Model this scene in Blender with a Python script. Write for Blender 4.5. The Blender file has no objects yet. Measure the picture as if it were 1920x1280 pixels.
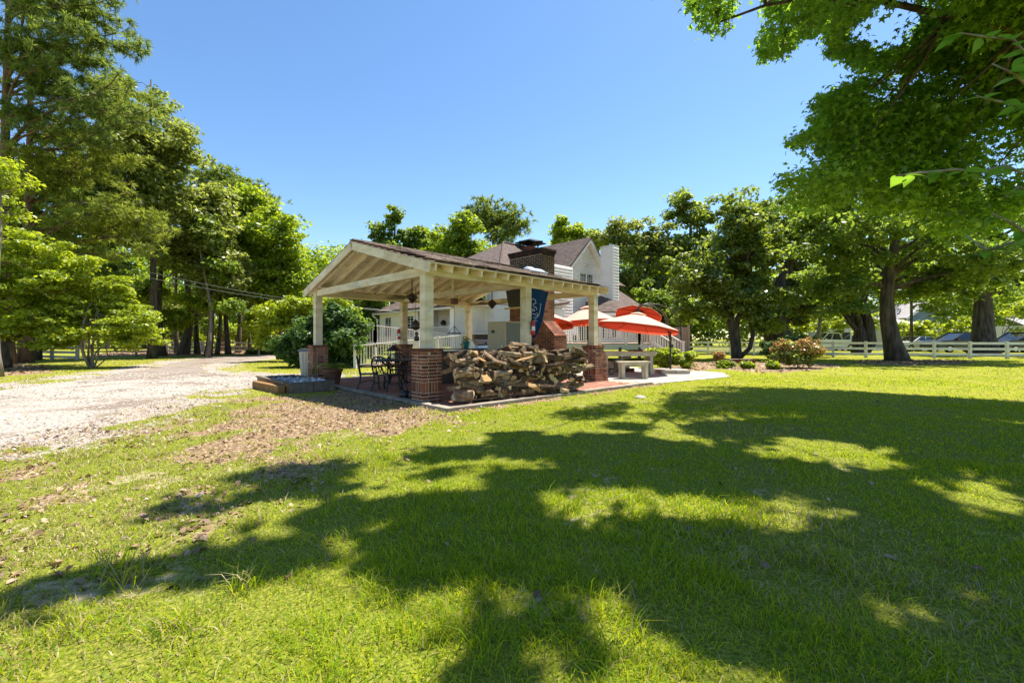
import bpy, math, random
import numpy as np
from mathutils import Vector, Matrix, Euler

S = bpy.context.scene
COL = S.collection
RND = random.Random(11)
NR = np.random.default_rng(11)
PI = math.pi

# ------------------------------------------------------------------ camera, sky, sun, exposure
CAM_H, FPX, HY = 1.23, 795.0, 634.5
cam = bpy.data.cameras.new('camera')
cam_o = bpy.data.objects.new('camera', cam); COL.objects.link(cam_o)
cam_o.location = (0, 0, CAM_H); cam_o.rotation_euler = (PI/2, 0, 0)
cam.sensor_width = 36; cam.lens = FPX/1920*36; cam.shift_y = (HY-640)/1920
cam.clip_start = 0.05; cam.clip_end = 3000
S.camera = cam_o

SUN_EL = math.radians(66.0); SUN_AZ = math.atan2(.8, .6)      # azimuth measured from +Y towards +X
w = bpy.data.worlds.new('World'); S.world = w; w.use_nodes = True
nt = w.node_tree
sky = nt.nodes.new('ShaderNodeTexSky'); sky.sky_type = 'NISHITA'; sky.sun_disc = False
sky.sun_elevation = SUN_EL; sky.sun_rotation = SUN_AZ
sky.air_density = 1.0; sky.dust_density = 0.25; sky.ozone_density = 1.3
hs = nt.nodes.new('ShaderNodeHueSaturation'); hs.inputs['Saturation'].default_value = 1.17; hs.inputs['Value'].default_value = 1.08      # the photograph's richer blue
nt.links.new(sky.outputs[0], hs.inputs['Color']); nt.links.new(hs.outputs[0], nt.nodes['Background'].inputs[0])
nt.nodes['Background'].inputs[1].default_value = 0.092
sun = bpy.data.lights.new('sun', 'SUN'); sun.energy = 5.0; sun.angle = math.radians(.53); sun.color = (1, .94, .84)
sun_o = bpy.data.objects.new('sun', sun); COL.objects.link(sun_o)
tosun = Vector((math.sin(SUN_AZ)*math.cos(SUN_EL), math.cos(SUN_AZ)*math.cos(SUN_EL), math.sin(SUN_EL)))
sun_o.rotation_euler = tosun.to_track_quat('Z', 'Y').to_euler(); sun_o.location = (20, 20, 40)
S.view_settings.view_transform = 'Standard'; S.view_settings.look = 'None'
S.view_settings.exposure = 1.2; S.view_settings.gamma = 1; S.view_settings.use_curve_mapping = False
S.cycles.max_bounces = 9; S.cycles.diffuse_bounces = 6; S.cycles.transmission_bounces = 6; S.cycles.transparent_max_bounces = 8
S.cycles.sample_clamp_indirect = 8

# ------------------------------------------------------------------ helpers
def at(px, py, d): return np.array([(px-960)/FPX*d, d, CAM_H-(py-HY)/FPX*d])
def gp(px, py, z=0.0):
    d = (CAM_H-z)*FPX/(py-HY); return np.array([(px-960)/FPX*d, d])
WLOC = {}
def wloc(o): return np.array(WLOC.get(o.name, (0, 0, 0)), float)

def thing(name, label, cat, loc=(0, 0, 0), group=None, kind=None):
    o = bpy.data.objects.new(name, None); COL.objects.link(o); o.location = [float(c) for c in loc]
    o.empty_display_size = .2; WLOC[o.name] = tuple(float(c) for c in loc)
    tag(o, label, cat, group, kind); return o
def tag(o, label=None, cat=None, group=None, kind=None):
    if label: o['label'] = label
    if cat: o['category'] = cat
    if group: o['group'] = group
    if kind: o['kind'] = kind
    return o
def link_mesh(name, me, parent=None, loc=(0, 0, 0), rot=(0, 0, 0), scale=(1, 1, 1)):
    o = bpy.data.objects.new(name, me); COL.objects.link(o)
    o.location = [float(c) for c in loc]; o.rotation_euler = rot; o.scale = scale
    if parent: o.parent = parent
    WLOC[o.name] = tuple(np.array(loc, float)+(wloc(parent) if parent else 0)); return o
def copy_tree(o, parent=None):
    c = o.copy(); COL.objects.link(c)
    if parent: c.parent = parent
    for ch in list(o.children): copy_tree(ch, c)
    return c

class MB:
    """collects simple shapes into one mesh"""
    def __init__(s): s.v = []; s.f = []; s.m = []
    def add(s, vs, fs, mi=0):
        n = len(s.v); s.v += [tuple(map(float, p)) for p in vs]
        s.f += [tuple(i+n for i in f) for f in fs]; s.m += [mi]*len(fs); return s
    def box(s, c, size, rz=0, mi=0, ax=None):
        hx, hy, hz = [k/2 for k in size]; c = np.array(c, float)
        if ax is None:
            X = np.array([math.cos(rz), math.sin(rz), 0]); Y = np.array([-math.sin(rz), math.cos(rz), 0]); Z = np.array([0, 0, 1.])
        else: X, Y, Z = ax
        p = [c+X*a*hx+Y*b*hy+Z*e*hz for a, b, e in ((-1,-1,-1),(1,-1,-1),(1,1,-1),(-1,1,-1),(-1,-1,1),(1,-1,1),(1,1,1),(-1,1,1))]
        return s.add(p, [(0,3,2,1),(4,5,6,7),(0,1,5,4),(1,2,6,5),(2,3,7,6),(3,0,4,7)], mi)
    def bar(s, a, b, wd, ht, mi=0, up=(0, 0, 1)):
        a = np.array(a, float); b = np.array(b, float); X = b-a; L = np.linalg.norm(X); X = X/L
        Y = np.cross(up, X); Y = Y/(np.linalg.norm(Y) or 1); Z = np.cross(X, Y)
        return s.box((a+b)/2, (L, wd, ht), ax=(X, Y, Z), mi=mi)
    def tube(s, pts, r, n=6, mi=0, cap=True):
        pts = [np.array(p, float) for p in pts]; rs = r if hasattr(r, '__len__') else [r]*len(pts)
        T = pts[1]-pts[0]; ref = np.array([0, 0, 1.]) if abs(T[2]) < .9*np.linalg.norm(T) else np.array([1., 0, 0])
        A = np.cross(T, ref); A /= np.linalg.norm(A)
        vs = []
        for i, p in enumerate(pts):
            t = pts[min(i+1, len(pts)-1)]-pts[max(i-1, 0)]; t = t/(np.linalg.norm(t) or 1)
            A = A-t*np.dot(A, t); A /= (np.linalg.norm(A) or 1); B = np.cross(t, A)
            for k in range(n):
                q = 2*PI*k/n; vs.append(p+(A*math.cos(q)+B*math.sin(q))*rs[i])
        fs = []
        for i in range(len(pts)-1):
            for k in range(n):
                k2 = (k+1) % n; fs.append((i*n+k, i*n+k2, (i+1)*n+k2, (i+1)*n+k))
        if cap: fs += [tuple(range(n))[::-1], tuple((len(pts)-1)*n+k for k in range(n))]
        return s.add(vs, fs, mi)
    def lathe(s, c, prof, n=12, mi=0):
        vs = []; c = np.array(c, float)
        for r, z in prof:
            for k in range(n): vs.append(c+np.array([r*math.cos(2*PI*k/n), r*math.sin(2*PI*k/n), z]))
        fs = [(i*n+k, i*n+(k+1) % n, (i+1)*n+(k+1) % n, (i+1)*n+k) for i in range(len(prof)-1) for k in range(n)]
        fs += [tuple(range(n))[::-1], tuple((len(prof)-1)*n+k for k in range(n))]
        return s.add(vs, fs, mi)
    def poly(s, pts, mi=0): return s.add(pts, [tuple(range(len(pts)))], mi)
    def prism(s, pts, off, mi=0):
        n = len(pts); pts = [np.array(p, float) for p in pts]; off = np.array(off, float)
        fs = [tuple(range(n))[::-1], tuple(range(n, 2*n))]+[(i, (i+1) % n, n+(i+1) % n, n+i) for i in range(n)]
        return s.add(pts+[p+off for p in pts], fs, mi)
    def mesh(s, name, mats, off=(0, 0, 0), smooth=False):
        me = bpy.data.meshes.new(name); v = np.array(s.v)-np.array(off)
        me.from_pydata(v.tolist(), [], s.f)
        for m in (mats if isinstance(mats, (list, tuple)) else [mats]): me.materials.append(m)
        if any(s.m): me.polygons.foreach_set('material_index', s.m)
        if smooth: me.polygons.foreach_set('use_smooth', [True]*len(me.polygons))
        me.update(); return me
    def build(s, name, mats, parent=None, smooth=False, **t):
        """one mesh object; the shapes were given in world coordinates"""
        if parent is not None: o = link_mesh(name, s.mesh(name, mats, wloc(parent), smooth), parent)
        else:
            v = np.array(s.v); b = np.array([v[:, 0].mean(), v[:, 1].mean(), v[:, 2].min()])
            o = link_mesh(name, s.mesh(name, mats, b, smooth), None, b)
        if t: tag(o, **t)
        return o

def np_mesh(name, V, counts, idx, mat, attrs=None, smooth=False):
    me = bpy.data.meshes.new(name); V = np.ascontiguousarray(V, dtype=np.float32)
    me.vertices.add(len(V)); me.vertices.foreach_set('co', V.ravel())
    me.loops.add(len(idx)); me.loops.foreach_set('vertex_index', np.ascontiguousarray(idx, dtype=np.int32))
    st = np.concatenate([[0], np.cumsum(counts)[:-1]]).astype(np.int32)
    me.polygons.add(len(counts)); me.polygons.foreach_set('loop_start', st)
    if smooth: me.polygons.foreach_set('use_smooth', np.ones(len(counts), bool))
    me.update(calc_edges=True)
    me.materials.append(mat)
    for k, a in (attrs or {}).items():
        at_ = me.attributes.new(k, 'FLOAT', 'POINT'); at_.data.foreach_set('value', np.ascontiguousarray(a, dtype=np.float32))
    return me

# ------------------------------------------------------------------ noise in numpy
_T = np.random.default_rng(3).random((256, 256))
def vn(x, y):
    xi = np.floor(x).astype(int); yi = np.floor(y).astype(int); fx = x-xi; fy = y-yi
    fx = fx*fx*(3-2*fx); fy = fy*fy*(3-2*fy)
    a = _T[xi % 256, yi % 256]; b = _T[(xi+1) % 256, yi % 256]; c = _T[xi % 256, (yi+1) % 256]; d = _T[(xi+1) % 256, (yi+1) % 256]
    return (a*(1-fx)+b*fx)*(1-fy)+(c*(1-fx)+d*fx)*fy
def fbm(x, y, sc, o=3):
    t = 0; n = 0; a = 1
    for k in range(o): t = t+a*vn(x/sc*2**k+17*k, y/sc*2**k+9*k); n += a; a *= .55
    return t/n
def inpoly(x, y, P):
    r = np.zeros(np.shape(x), bool); n = len(P)
    for i in range(n):
        x1, y1 = P[i]; x2, y2 = P[(i+1) % n]
        if y1 == y2: continue
        c = ((y1 > y) != (y2 > y)) & (x < (x2-x1)*(y-y1)/(y2-y1)+x1); r ^= c
    return r
def pdist(x, y, P):
    d = np.full(np.shape(x), 1e9); n = len(P)
    for i in range(n):
        ax, ay = P[i]; bx, by = P[(i+1) % n]; L = (bx-ax)**2+(by-ay)**2+1e-9
        t = np.clip(((x-ax)*(bx-ax)+(y-ay)*(by-ay))/L, 0, 1); d = np.minimum(d, np.hypot(x-ax-t*(bx-ax), y-ay-t*(by-ay)))
    return np.where(inpoly(x, y, P), d, -d)
def sstep(a, b, x): t = np.clip((x-a)/(b-a), 0, 1); return t*t*(3-2*t)

# ------------------------------------------------------------------ materials
MATS = {}
def newmat(name):
    m = bpy.data.materials.new(name); m.use_nodes = True; nt = m.node_tree
    for n in list(nt.nodes):
        if n.type != 'OUTPUT_MATERIAL': nt.nodes.remove(n)
    MATS[name] = m; return m, nt, nt.nodes['Material Output']
def N(nt, t, **kw):
    n = nt.nodes.new('ShaderNode'+t)
    for k, v in kw.items():
        if k.startswith('i_'): n.inputs[int(k[2:]) if k[2:].isdigit() else k[2:].replace('_', ' ')].default_value = v
        else: setattr(n, k, v)
    return n
def ramp(nt, stops, interp='LINEAR'):
    r = nt.nodes.new('ShaderNodeValToRGB'); e = r.color_ramp.elements; r.color_ramp.interpolation = interp
    e[0].position = stops[0][0]; e[0].color = (*stops[0][1], 1); e[1].position = stops[-1][0]; e[1].color = (*stops[-1][1], 1)
    for p, c in stops[1:-1]: k = e.new(p); k.color = (*c, 1)
    return r
def surf(name, cols, rough=.7, scale=8, stretch=(1, 1, 1), bump=.15, bscale=None, obj_rand=0, island=0, spec=.3, metal=0, detail=4, wear=None):
    """noise-driven colour ramp + bump; obj_rand / island shift the ramp per object / per mesh piece"""
    m, nt, out = newmat(name); L = nt.links.new
    p = N(nt, 'BsdfPrincipled'); p.inputs['Roughness'].default_value = rough; p.inputs['Metallic'].default_value = metal
    p.inputs['Specular IOR Level'].default_value = spec
    tc = N(nt, 'TexCoord'); mp = N(nt, 'Mapping'); mp.inputs['Scale'].default_value = stretch
    L(tc.outputs['Object'], mp.inputs[0])
    nz = N(nt, 'TexNoise'); nz.inputs['Scale'].default_value = scale; nz.inputs['Detail'].default_value = detail
    L(mp.outputs[0], nz.inputs['Vector'])
    fac = nz.outputs['Fac']
    if obj_rand or island:
        src = N(nt, 'ObjectInfo').outputs['Random'] if obj_rand else N(nt, 'NewGeometry').outputs['Random Per Island']
        a = obj_rand or island
        m1 = N(nt, 'Math', operation='MULTIPLY'); L(src, m1.inputs[0]); m1.inputs[1].default_value = a
        m2 = N(nt, 'Math', operation='MULTIPLY'); L(fac, m2.inputs[0]); m2.inputs[1].default_value = 1-a
        m3 = N(nt, 'Math', operation='ADD'); L(m1.outputs[0], m3.inputs[0]); L(m2.outputs[0], m3.inputs[1]); fac = m3.outputs[0]
    lo, hi = (.3, .7) if not (obj_rand or island) else (.3*(1-(obj_rand or island)), .7+.3*(obj_rand or island))
    st = [(lo+(hi-lo)*i/(len(cols)-1), c) for i, c in enumerate(cols)]
    r = ramp(nt, st); L(fac, r.inputs[0]); col = r.outputs[0]
    if wear:
        wz = N(nt, 'TexNoise'); wz.inputs['Scale'].default_value = wear[1]; wz.inputs['Detail'].default_value = 6; L(tc.outputs['Object'], wz.inputs['Vector'])
        wr = ramp(nt, [(wear[2], (0, 0, 0)), (wear[2]+.12, (1, 1, 1))]); L(wz.outputs['Fac'], wr.inputs[0])
        mx = N(nt, 'MixRGB'); L(wr.outputs[0], mx.inputs[0]); L(col, mx.inputs[1]); mx.inputs[2].default_value = (*wear[0], 1); col = mx.outputs[0]
    L(col, p.inputs['Base Color'])
    if bump:
        b = N(nt, 'Bump'); b.inputs['Strength'].default_value = bump; b.inputs['Distance'].default_value = .02
        n2 = N(nt, 'TexNoise'); n2.inputs['Scale'].default_value = bscale or scale*3; n2.inputs['Detail'].default_value = 5
        L(mp.outputs[0], n2.inputs['Vector']); L(n2.outputs['Fac'], b.inputs['Height']); L(b.outputs[0], p.inputs['Normal'])
    L(p.outputs[0], out.inputs[0]); return m
def leafmat(name, cols, trans, tfac=.45, rough=.45, gloss=.06):
    m, nt, out = newmat(name); L = nt.links.new
    g = N(nt, 'NewGeometry'); r = ramp(nt, [(i/(len(cols)-1), c) for i, c in enumerate(cols)]); L(g.outputs['Random Per Island'], r.inputs[0])
    d = N(nt, 'BsdfDiffuse'); L(r.outputs[0], d.inputs[0])
    t = N(nt, 'BsdfTranslucent'); mu = N(nt, 'MixRGB', blend_type='MULTIPLY'); mu.inputs[0].default_value = .35
    mu.inputs[1].default_value = (*trans, 1); rr = ramp(nt, [(0, (.55, .6, .5)), (1, (1, 1, 1))]); L(g.outputs['Random Per Island'], rr.inputs[0])
    mu.inputs[0].default_value = 1; L(rr.outputs[0], mu.inputs[2]); L(mu.outputs[0], t.inputs[0])
    mx = N(nt, 'MixShader'); mx.inputs[0].default_value = tfac; L(d.outputs[0], mx.inputs[1]); L(t.outputs[0], mx.inputs[2])
    gl = N(nt, 'BsdfGlossy'); gl.inputs['Roughness'].default_value = rough; gl.inputs[0].default_value = (1, 1, 1, 1)
    m2 = N(nt, 'MixShader'); m2.inputs[0].default_value = gloss; L(mx.outputs[0], m2.inputs[1]); L(gl.outputs[0], m2.inputs[2])
    L(m2.outputs[0], out.inputs[0]); return m
def plain(name, col, rough=.5, metal=0, spec=.5, bump=.06, scale=20, var=.12):
    lo = tuple(c*(1-var) for c in col); hi = tuple(min(1, c*(1+var)) for c in col)
    return surf(name, [lo, hi], rough, scale, bump=bump, spec=spec, metal=metal)

M_BARK = surf('bark', [(.035, .027, .02), (.085, .065, .048), (.15, .12, .09)], .95, 7, (1, 1, .18), .7, 14)
M_PBARK = surf('pine_bark', [(.05, .032, .022), (.13, .08, .055), (.2, .13, .09)], .95, 6, (1, 1, .3), .8, 10)
M_GBARK = surf('grey_bark', [(.09, .075, .055), (.19, .16, .12), (.28, .25, .2)], .95, 7, (1, 1, .25), .5, 14)
M_LEAF_GUM = leafmat('sweetgum_leaves', [(.04, .1, .015), (.085, .165, .02), (.15, .24, .03)], (.48, .76, .05), .52, .4, .022)
M_LEAF_OAK = leafmat('oak_leaves', [(.09, .12, .024), (.155, .185, .038), (.24, .25, .085)], (.56, .62, .09), .46, .4, .025)
M_LEAF_DARK = leafmat('dark_leaves', [(.045, .085, .015), (.09, .145, .022), (.165, .22, .038)], (.48, .62, .06), .48, .4, .022)
M_LEAF_BRIGHT = leafmat('bright_leaves', [(.08, .145, .012), (.15, .225, .016), (.24, .3, .02)], (.62, .74, .03), .5, .45, .025)
M_LEAF_LIME = leafmat('lime_leaves', [(.11, .17, .012), (.2, .27, .018), (.31, .35, .025)], (.7, .78, .03), .5, .45, .025)
M_LEAF_MAG = leafmat('glossy_leaves', [(.02, .06, .015), (.045, .1, .022), (.09, .15, .035)], (.26, .42, .05), .4, .5, .025)
M_NEEDLE = leafmat('pine_needles', [(.045, .085, .025), (.09, .135, .032), (.15, .185, .045)], (.4, .5, .07), .44, .4, .015)
M_NEEDLE_Y = leafmat('pale_pine_needles', [(.09, .13, .025), (.16, .2, .03), (.25, .27, .04)], (.5, .56, .06), .45, .4, .015)
M_RED_TIP = leafmat('red_tip_leaves', [(.3, .1, .035), (.42, .22, .07), (.36, .3, .08), (.24, .26, .06)], (.7, .4, .12), .4, .35, .03)
M_MOSS = leafmat('spanish_moss', [(.13, .13, .1), (.2, .2, .16)], (.2, .2, .15), .3)

# ------------------------------------------------------------------ leaves, trees
STAR = []
for _k in range(5):
    _a = PI/2+_k*2*PI/5; _r = (1, .95, .7, .7, .95)[_k]
    STAR.append((_r*math.cos(_a), _r*math.sin(_a))); _b = _a+PI/5; STAR.append((.36*math.cos(_b), .36*math.sin(_b)))
STAR = np.array(STAR)*.62
RHOMB = np.array([(0, -.5), (.3, .02), (0, .5), (-.3, .02)])
OVAL = np.array([(0, -.5), (.27, -.2), (.26, .15), (0, .5), (-.26, .15), (-.27, -.2)])
def leaf_arrays(P, Nn, size, shape, rng, curl=.0):
    n = len(P); Nn = Nn/(np.linalg.norm(Nn, axis=1, keepdims=True)+1e-9)
    t = rng.normal(size=(n, 3)); t -= Nn*np.sum(t*Nn, 1, keepdims=True); t /= np.linalg.norm(t, axis=1, keepdims=True)+1e-9
    b = np.cross(Nn, t); k = len(shape)
    V = P[:, None, :]+size[:, None, None]*(t[:, None, :]*shape[None, :, :1]+b[:, None, :]*shape[None, :, 1:2])
    if curl: V = V-Nn[:, None, :]*(size[:, None, None]*curl*(shape[:, 0]**2+shape[:, 1]**2)[None, :, None]*2)
    return V.reshape(-1, 3), np.full(n, k), np.arange(n*k)
def clump_points(C, Rr, n, rng, flat=.75):
    M = len(C); d = rng.normal(size=(M*n, 3)); d /= np.linalg.norm(d, axis=1, keepdims=True)
    rad = rng.random(M*n)**.45
    P = np.repeat(C, n, 0)+d*(np.repeat(Rr, n)*rad)[:, None]*np.array([1, 1, flat])
    Nn = d*.55+np.array([0, 0, .75])+rng.normal(size=(M*n, 3))*.55
    return P, Nn
def lobe_points(lobes, M, rng, shell=.4):
    """cluster centres spread through ellipsoidal lobes (cx,cy,cz,rx,ry,rz)"""
    Lb = np.array([l[:6] for l in lobes], float); vol = (Lb[:, 3]*Lb[:, 4]*Lb[:, 5])**.8; pr = vol/vol.sum()
    k = rng.choice(len(Lb), M, p=pr); d = rng.normal(size=(M, 3)); d /= np.linalg.norm(d, axis=1, keepdims=True)
    return Lb[k, :3]+d*Lb[k, 3:6]*(rng.random(M)**shell)[:, None]
def limb(mb, a, b, r0, r1, rng, n=5, sag=.12, sides=6):
    a = np.array(a, float); b = np.array(b, float); L = np.linalg.norm(b-a); pts = []; rs = []
    o1 = rng.normal(size=3)*L*.05; o2 = rng.normal(size=3)*L*.04
    for i in range(n+1):
        t = i/n; p = a+(b-a)*t+o1*math.sin(PI*t)+o2*math.sin(2*PI*t); p[2] += L*sag*math.sin(PI*t)*.6
        pts.append(p); rs.append(r0+(r1-r0)*t**.8)
    mb.tube(pts, rs, sides); return pts
def tree(name, label, x, y, lobes, h, r, leaf, bark, seed, nclump, ncl, lsize, crad, cat='tree', shape=None, lean=(0, 0), nlimb=9,
         fork=.35, group=None, flat=.5, parts=('trunk', 'crown'), stems=None, shell=.5, extra=None, curl=0., sides=8, limb_r=.4, z0=0., mask=None, big=0):
    rng = np.random.default_rng(seed); root = thing(name, label, cat, (x, y, z0), group)
    C = lobe_points(lobes, nclump, rng, shell)
    if mask is not None: C = C[mask(C)]
    tb = MB(); top = np.array([x+lean[0], y+lean[1], h])
    if stems is None:
        n = 9; pts = []; rs = []; j1 = rng.normal(size=2)*r*.8
        for i in range(n+1):
            t = i/n; wob = j1*math.sin(t*PI*1.7)
            pts.append(np.array([x+lean[0]*t**1.4+wob[0], y+lean[1]*t**1.4+wob[1], z0-.05+(h-z0)*t]))
            rs.append(r*(1+.38*math.exp(-t*18))*(1-.82*t**1.1))
        tb.tube(pts, rs, sides); trunk = pts
    else:
        trunk = [np.array([x, y, .0]), np.array([x, y, .2])]
        for (dx, dy, hz, sr) in stems:
            limb(tb, (x+dx*.12, y+dy*.12, -.03), (x+dx, y+dy, hz), sr, sr*.45, rng, 5, .0)
            trunk.append(np.array([x+dx, y+dy, hz]))
    sel = C[rng.choice(len(C), min(nlimb, len(C)), replace=False)] if nlimb else []
    for c in sel:
        if stems is None:
            zt = max(h*fork, min(h*.96, c[2]-np.hypot(c[0]-x, c[1]-y)*.55)); q = np.clip((zt-z0)/(h-z0)*9, 0, 8.99); i = int(q); f = q-i
            a = trunk[i]*(1-f)+trunk[i+1]*f; ra = r*(1-.82*(zt/h))*limb_r*1.2
        else: a = trunk[2+rng.integers(len(stems))]; ra = stems[0][3]*.5
        pts = limb(tb, a, c, max(ra, .02), max(.01, ra*.18), rng, 5)
        for _ in range(2):
            k = rng.integers(2, 5); near = C[np.argsort(np.sum((C-pts[k])**2, 1))[:6]]; limb(tb, pts[k], near[rng.integers(len(near))], max(.012, ra*.35), .008, rng, 3, .05, 5)
    tb.build(parts[0], bark, root, smooth=True)
    Rr = crad*(.45+.75*rng.random(len(C))**1.4)
    P, Nn = clump_points(C, Rr, ncl, rng, flat)
    sz = lsize*(.6+.8*rng.random(len(P)))
    V, c, i = leaf_arrays(P, Nn, sz, RHOMB if shape is None else shape, rng, curl)
    link_mesh(parts[1], np_mesh(parts[1], V-wloc(root), c, i, leaf), root)
    return root, C
def needle_tufts(C, axis, L, wd, n, rng):
    """long-needled pine tufts: thin triangles fanning from each twig tip"""
    M = len(C); d = rng.normal(size=(M*n, 3))+np.repeat(axis, n, 0)*.7; d /= np.linalg.norm(d, axis=1, keepdims=True)
    b = np.repeat(C, n, 0)+d*.03; ln = L*(.7+.6*rng.random(M*n)); s = np.cross(d, rng.normal(size=(M*n, 3))); s /= np.linalg.norm(s, axis=1, keepdims=True)+1e-9
    mid = b+d*(ln*.5)[:, None]; tip = b+d*ln[:, None]+np.array([0, 0, -.12])*(ln[:, None])
    V = np.stack([b-s*wd*.5, b+s*wd*.5, mid+s*wd*.6, tip, mid-s*wd*.6], 1)
    return V.reshape(-1, 3), np.tile([4, 3], M*n), ((np.arange(M*n)*5)[:, None]+np.array([0, 1, 2, 4, 4, 2, 3])[None]).ravel()
def pine(name, label, x, y, h, r, branches, seed, mat, ntuft, L=.26, wd=.022, nn=16, lean=(0, 0), group=None, spread=.7, cat='pine tree', droop=.0):
    """branches: end points (x,y,z) in the world; tufts gather along the outer half of every branch"""
    rng = np.random.default_rng(seed); root = thing(name, label, cat, (x, y, 0), group); tb = MB(); trunk = []; rs = []
    for i in range(11):
        t = i/10; trunk.append(np.array([x+lean[0]*t+.12*math.sin(5*t+seed), y+lean[1]*t, -.05+h*t])); rs.append(r*(1+.4*math.exp(-t*18))*(1-.8*t))
    tb.tube(trunk, rs, 9); C = []; A = []
    for e in branches:
        e = np.array(e, float); rd = np.hypot(e[0]-x, e[1]-y); zt = min(max(e[2]-rd*.28+rng.normal()*.3, h*.2), h*.97); q = min(zt/h*10, 9.99); i = int(q); a = trunk[i]*(1-q+i)+trunk[i+1]*(q-i)
        rb = max(.035, r*.42*(1-.6*zt/h)); pts = limb(tb, a, e, rb, .014, rng, 7, .1)
        for k in range(ntuft):
            t = .3+.7*rng.random()**.8; q2 = min(t*7, 6.99); j = int(q2); p = pts[j]*(1-q2+j)+pts[j+1]*(q2-j)
            off = rng.normal(size=3)*np.array([spread, spread, spread*.4])*(1.1-.6*t); tip = p+off
            if k % 3 == 0: tb.tube([p, (p+tip)/2+np.array([0, 0, .04]), tip], [.016, .01, .006], 4, cap=False)
            C.append(tip); A.append(off/(np.linalg.norm(off)+.01)+np.array([0, 0, .5]))
    tb.build('trunk', M_PBARK, root, smooth=True)
    V, c, i = needle_tufts(np.array(C), np.array(A), L, wd, nn, rng)
    link_mesh('crown', np_mesh('crown', V-wloc(root), c, i, mat), root); return root
def broken(lobes, seed, k=4):
    """an uneven outline: a core with smaller bulges round it"""
    rng = np.random.default_rng(seed+900); out = []
    for c in lobes:
        out.append((c[0], c[1], c[2], c[3]*.84, c[4]*.84, c[5]*.84))
        for _ in range(k):
            d = rng.normal(size=3); d /= np.linalg.norm(d); f = .34+.26*rng.random(); g = .74+.18*rng.random()
            out.append((c[0]+d[0]*c[3]*g, c[1]+d[1]*c[4]*g, c[2]+d[2]*c[5]*g, c[3]*f, c[4]*f, c[5]*f*.75))
    return out
def plobes(d, L, dz=.8):
    """lobes from silhouettes measured as (x, y, half-width, half-height) at distance d"""
    out = []
    for (px, py, rx, ry) in L:
        c = at(px, py, d); out.append((c[0], c[1], c[2], rx/FPX*d, rx/FPX*d*dz, ry/FPX*d))
    return out
# ------------------------------------------------------------------ ground zones (plan polygons in metres)
def gpoly(L): return [tuple(gp(*p)) for p in L]
DRIVE = [(-16, 4.6), (-8.5, 4.3)]+gpoly([(0, 832), (110, 802), (200, 779), (290, 756), (340, 741), (420, 725), (490, 715), (560, 713), (640, 708),
         (650, 703), (560, 705), (480, 704), (420, 701), (392, 694), (395, 684), (430, 678), (500, 671.5), (530, 668.5), (520, 665.5), (440, 667.5), (380, 671), (330, 677), (285, 688), (200, 700), (100, 716), (0, 731)])+[(-20, 10.8), (-26, 11)]
LITTER = gpoly([(400, 805), (490, 745), (560, 742), (640, 735), (735, 725), (870, 765), (845, 785), (790, 800), (700, 812), (600, 822), (500, 838), (380, 840), (340, 825)])
PATIO = [(-6.23, 12.41), (-1.08, 7.13), (3.78, 11.45), (-1.585, 16.95)]
SLAB = [(2.2, 12.55), (3.78, 11.45), (7.0, 13.6), (7.6, 15.3), (5.2, 17.6), (2.6, 16.5)]
BED_R = [tuple(gp(1275, 697)), tuple(gp(1340, 692)), tuple(gp(1430, 697)), tuple(gp(1540, 694)), tuple(gp(1585, 683)), tuple(gp(1480, 678)), tuple(gp(1330, 678)), tuple(gp(1240, 681))]
BED_L = [(-26, 17.5), tuple(gp(0, 706)), tuple(gp(90, 699)), tuple(gp(110, 690)), tuple(gp(20, 680)), (-30, 24)]
BED_F = [tuple(gp(160, 669)), tuple(gp(330, 667)), tuple(gp(480, 665)), tuple(gp(560, 664)), (-14, 46), (-42, 46)]
BED_T = [tuple(gp(1590, 681)), tuple(gp(1680, 685)), tuple(gp(1790, 683)), tuple(gp(1850, 679)), tuple(gp(1800, 675)), tuple(gp(1660, 673)), tuple(gp(1600, 677))]
def zones(x, y):
    nz = fbm(x, y, .55, 4)-.5; nb = fbm(x+40, y, 2.2, 3)-.5
    dd = pdist(x, y, DRIVE); drive = dd+nz*.9+nb*.9
    near = sstep(-2.2, 0, dd)*(x < -1.5)                                       # gravel thins out into the grass
    gravel = near*sstep(.40, .62, fbm(x+9, y+3, .7, 4)+near*.12)
    lit = sstep(-.6, .7, pdist(x, y, LITTER)+nz*2.6)*.92
    band = sstep(-.9, -2.6, x)*sstep(9.3, 7., y)*sstep(1.6, 3., y)*sstep(.36, .64, fbm(x, y+30, .5, 4))*.74
    lit = np.maximum(lit, band)
    for P, k in ((BED_R, 1), (BED_L, 1), (BED_F, 3), (BED_T, 1)): lit = np.maximum(lit, sstep(-.3*k, .3*k, pdist(x, y, P)+nz*1.5*k))
    rim = sstep(.55, .05, np.abs(pdist(x, y, PATIO)))*sstep(.38, .55, fbm(x*1.3, y, .5, 3)); lit = np.maximum(lit, rim*.9)
    sand = sstep(.5, .72, fbm(x*1.5+5, y*2+70, .5, 4))*sstep(-.9, -2.0, x)*sstep(5.2, 3.6, y)*.5
    bare = sstep(.63, .74, fbm(x+55, y+20, .6, 4))*.75
    return drive, np.clip(gravel, 0, 1), np.clip(lit, 0, 1), np.clip(np.maximum(sand, bare*.5), 0, 1)

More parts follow.
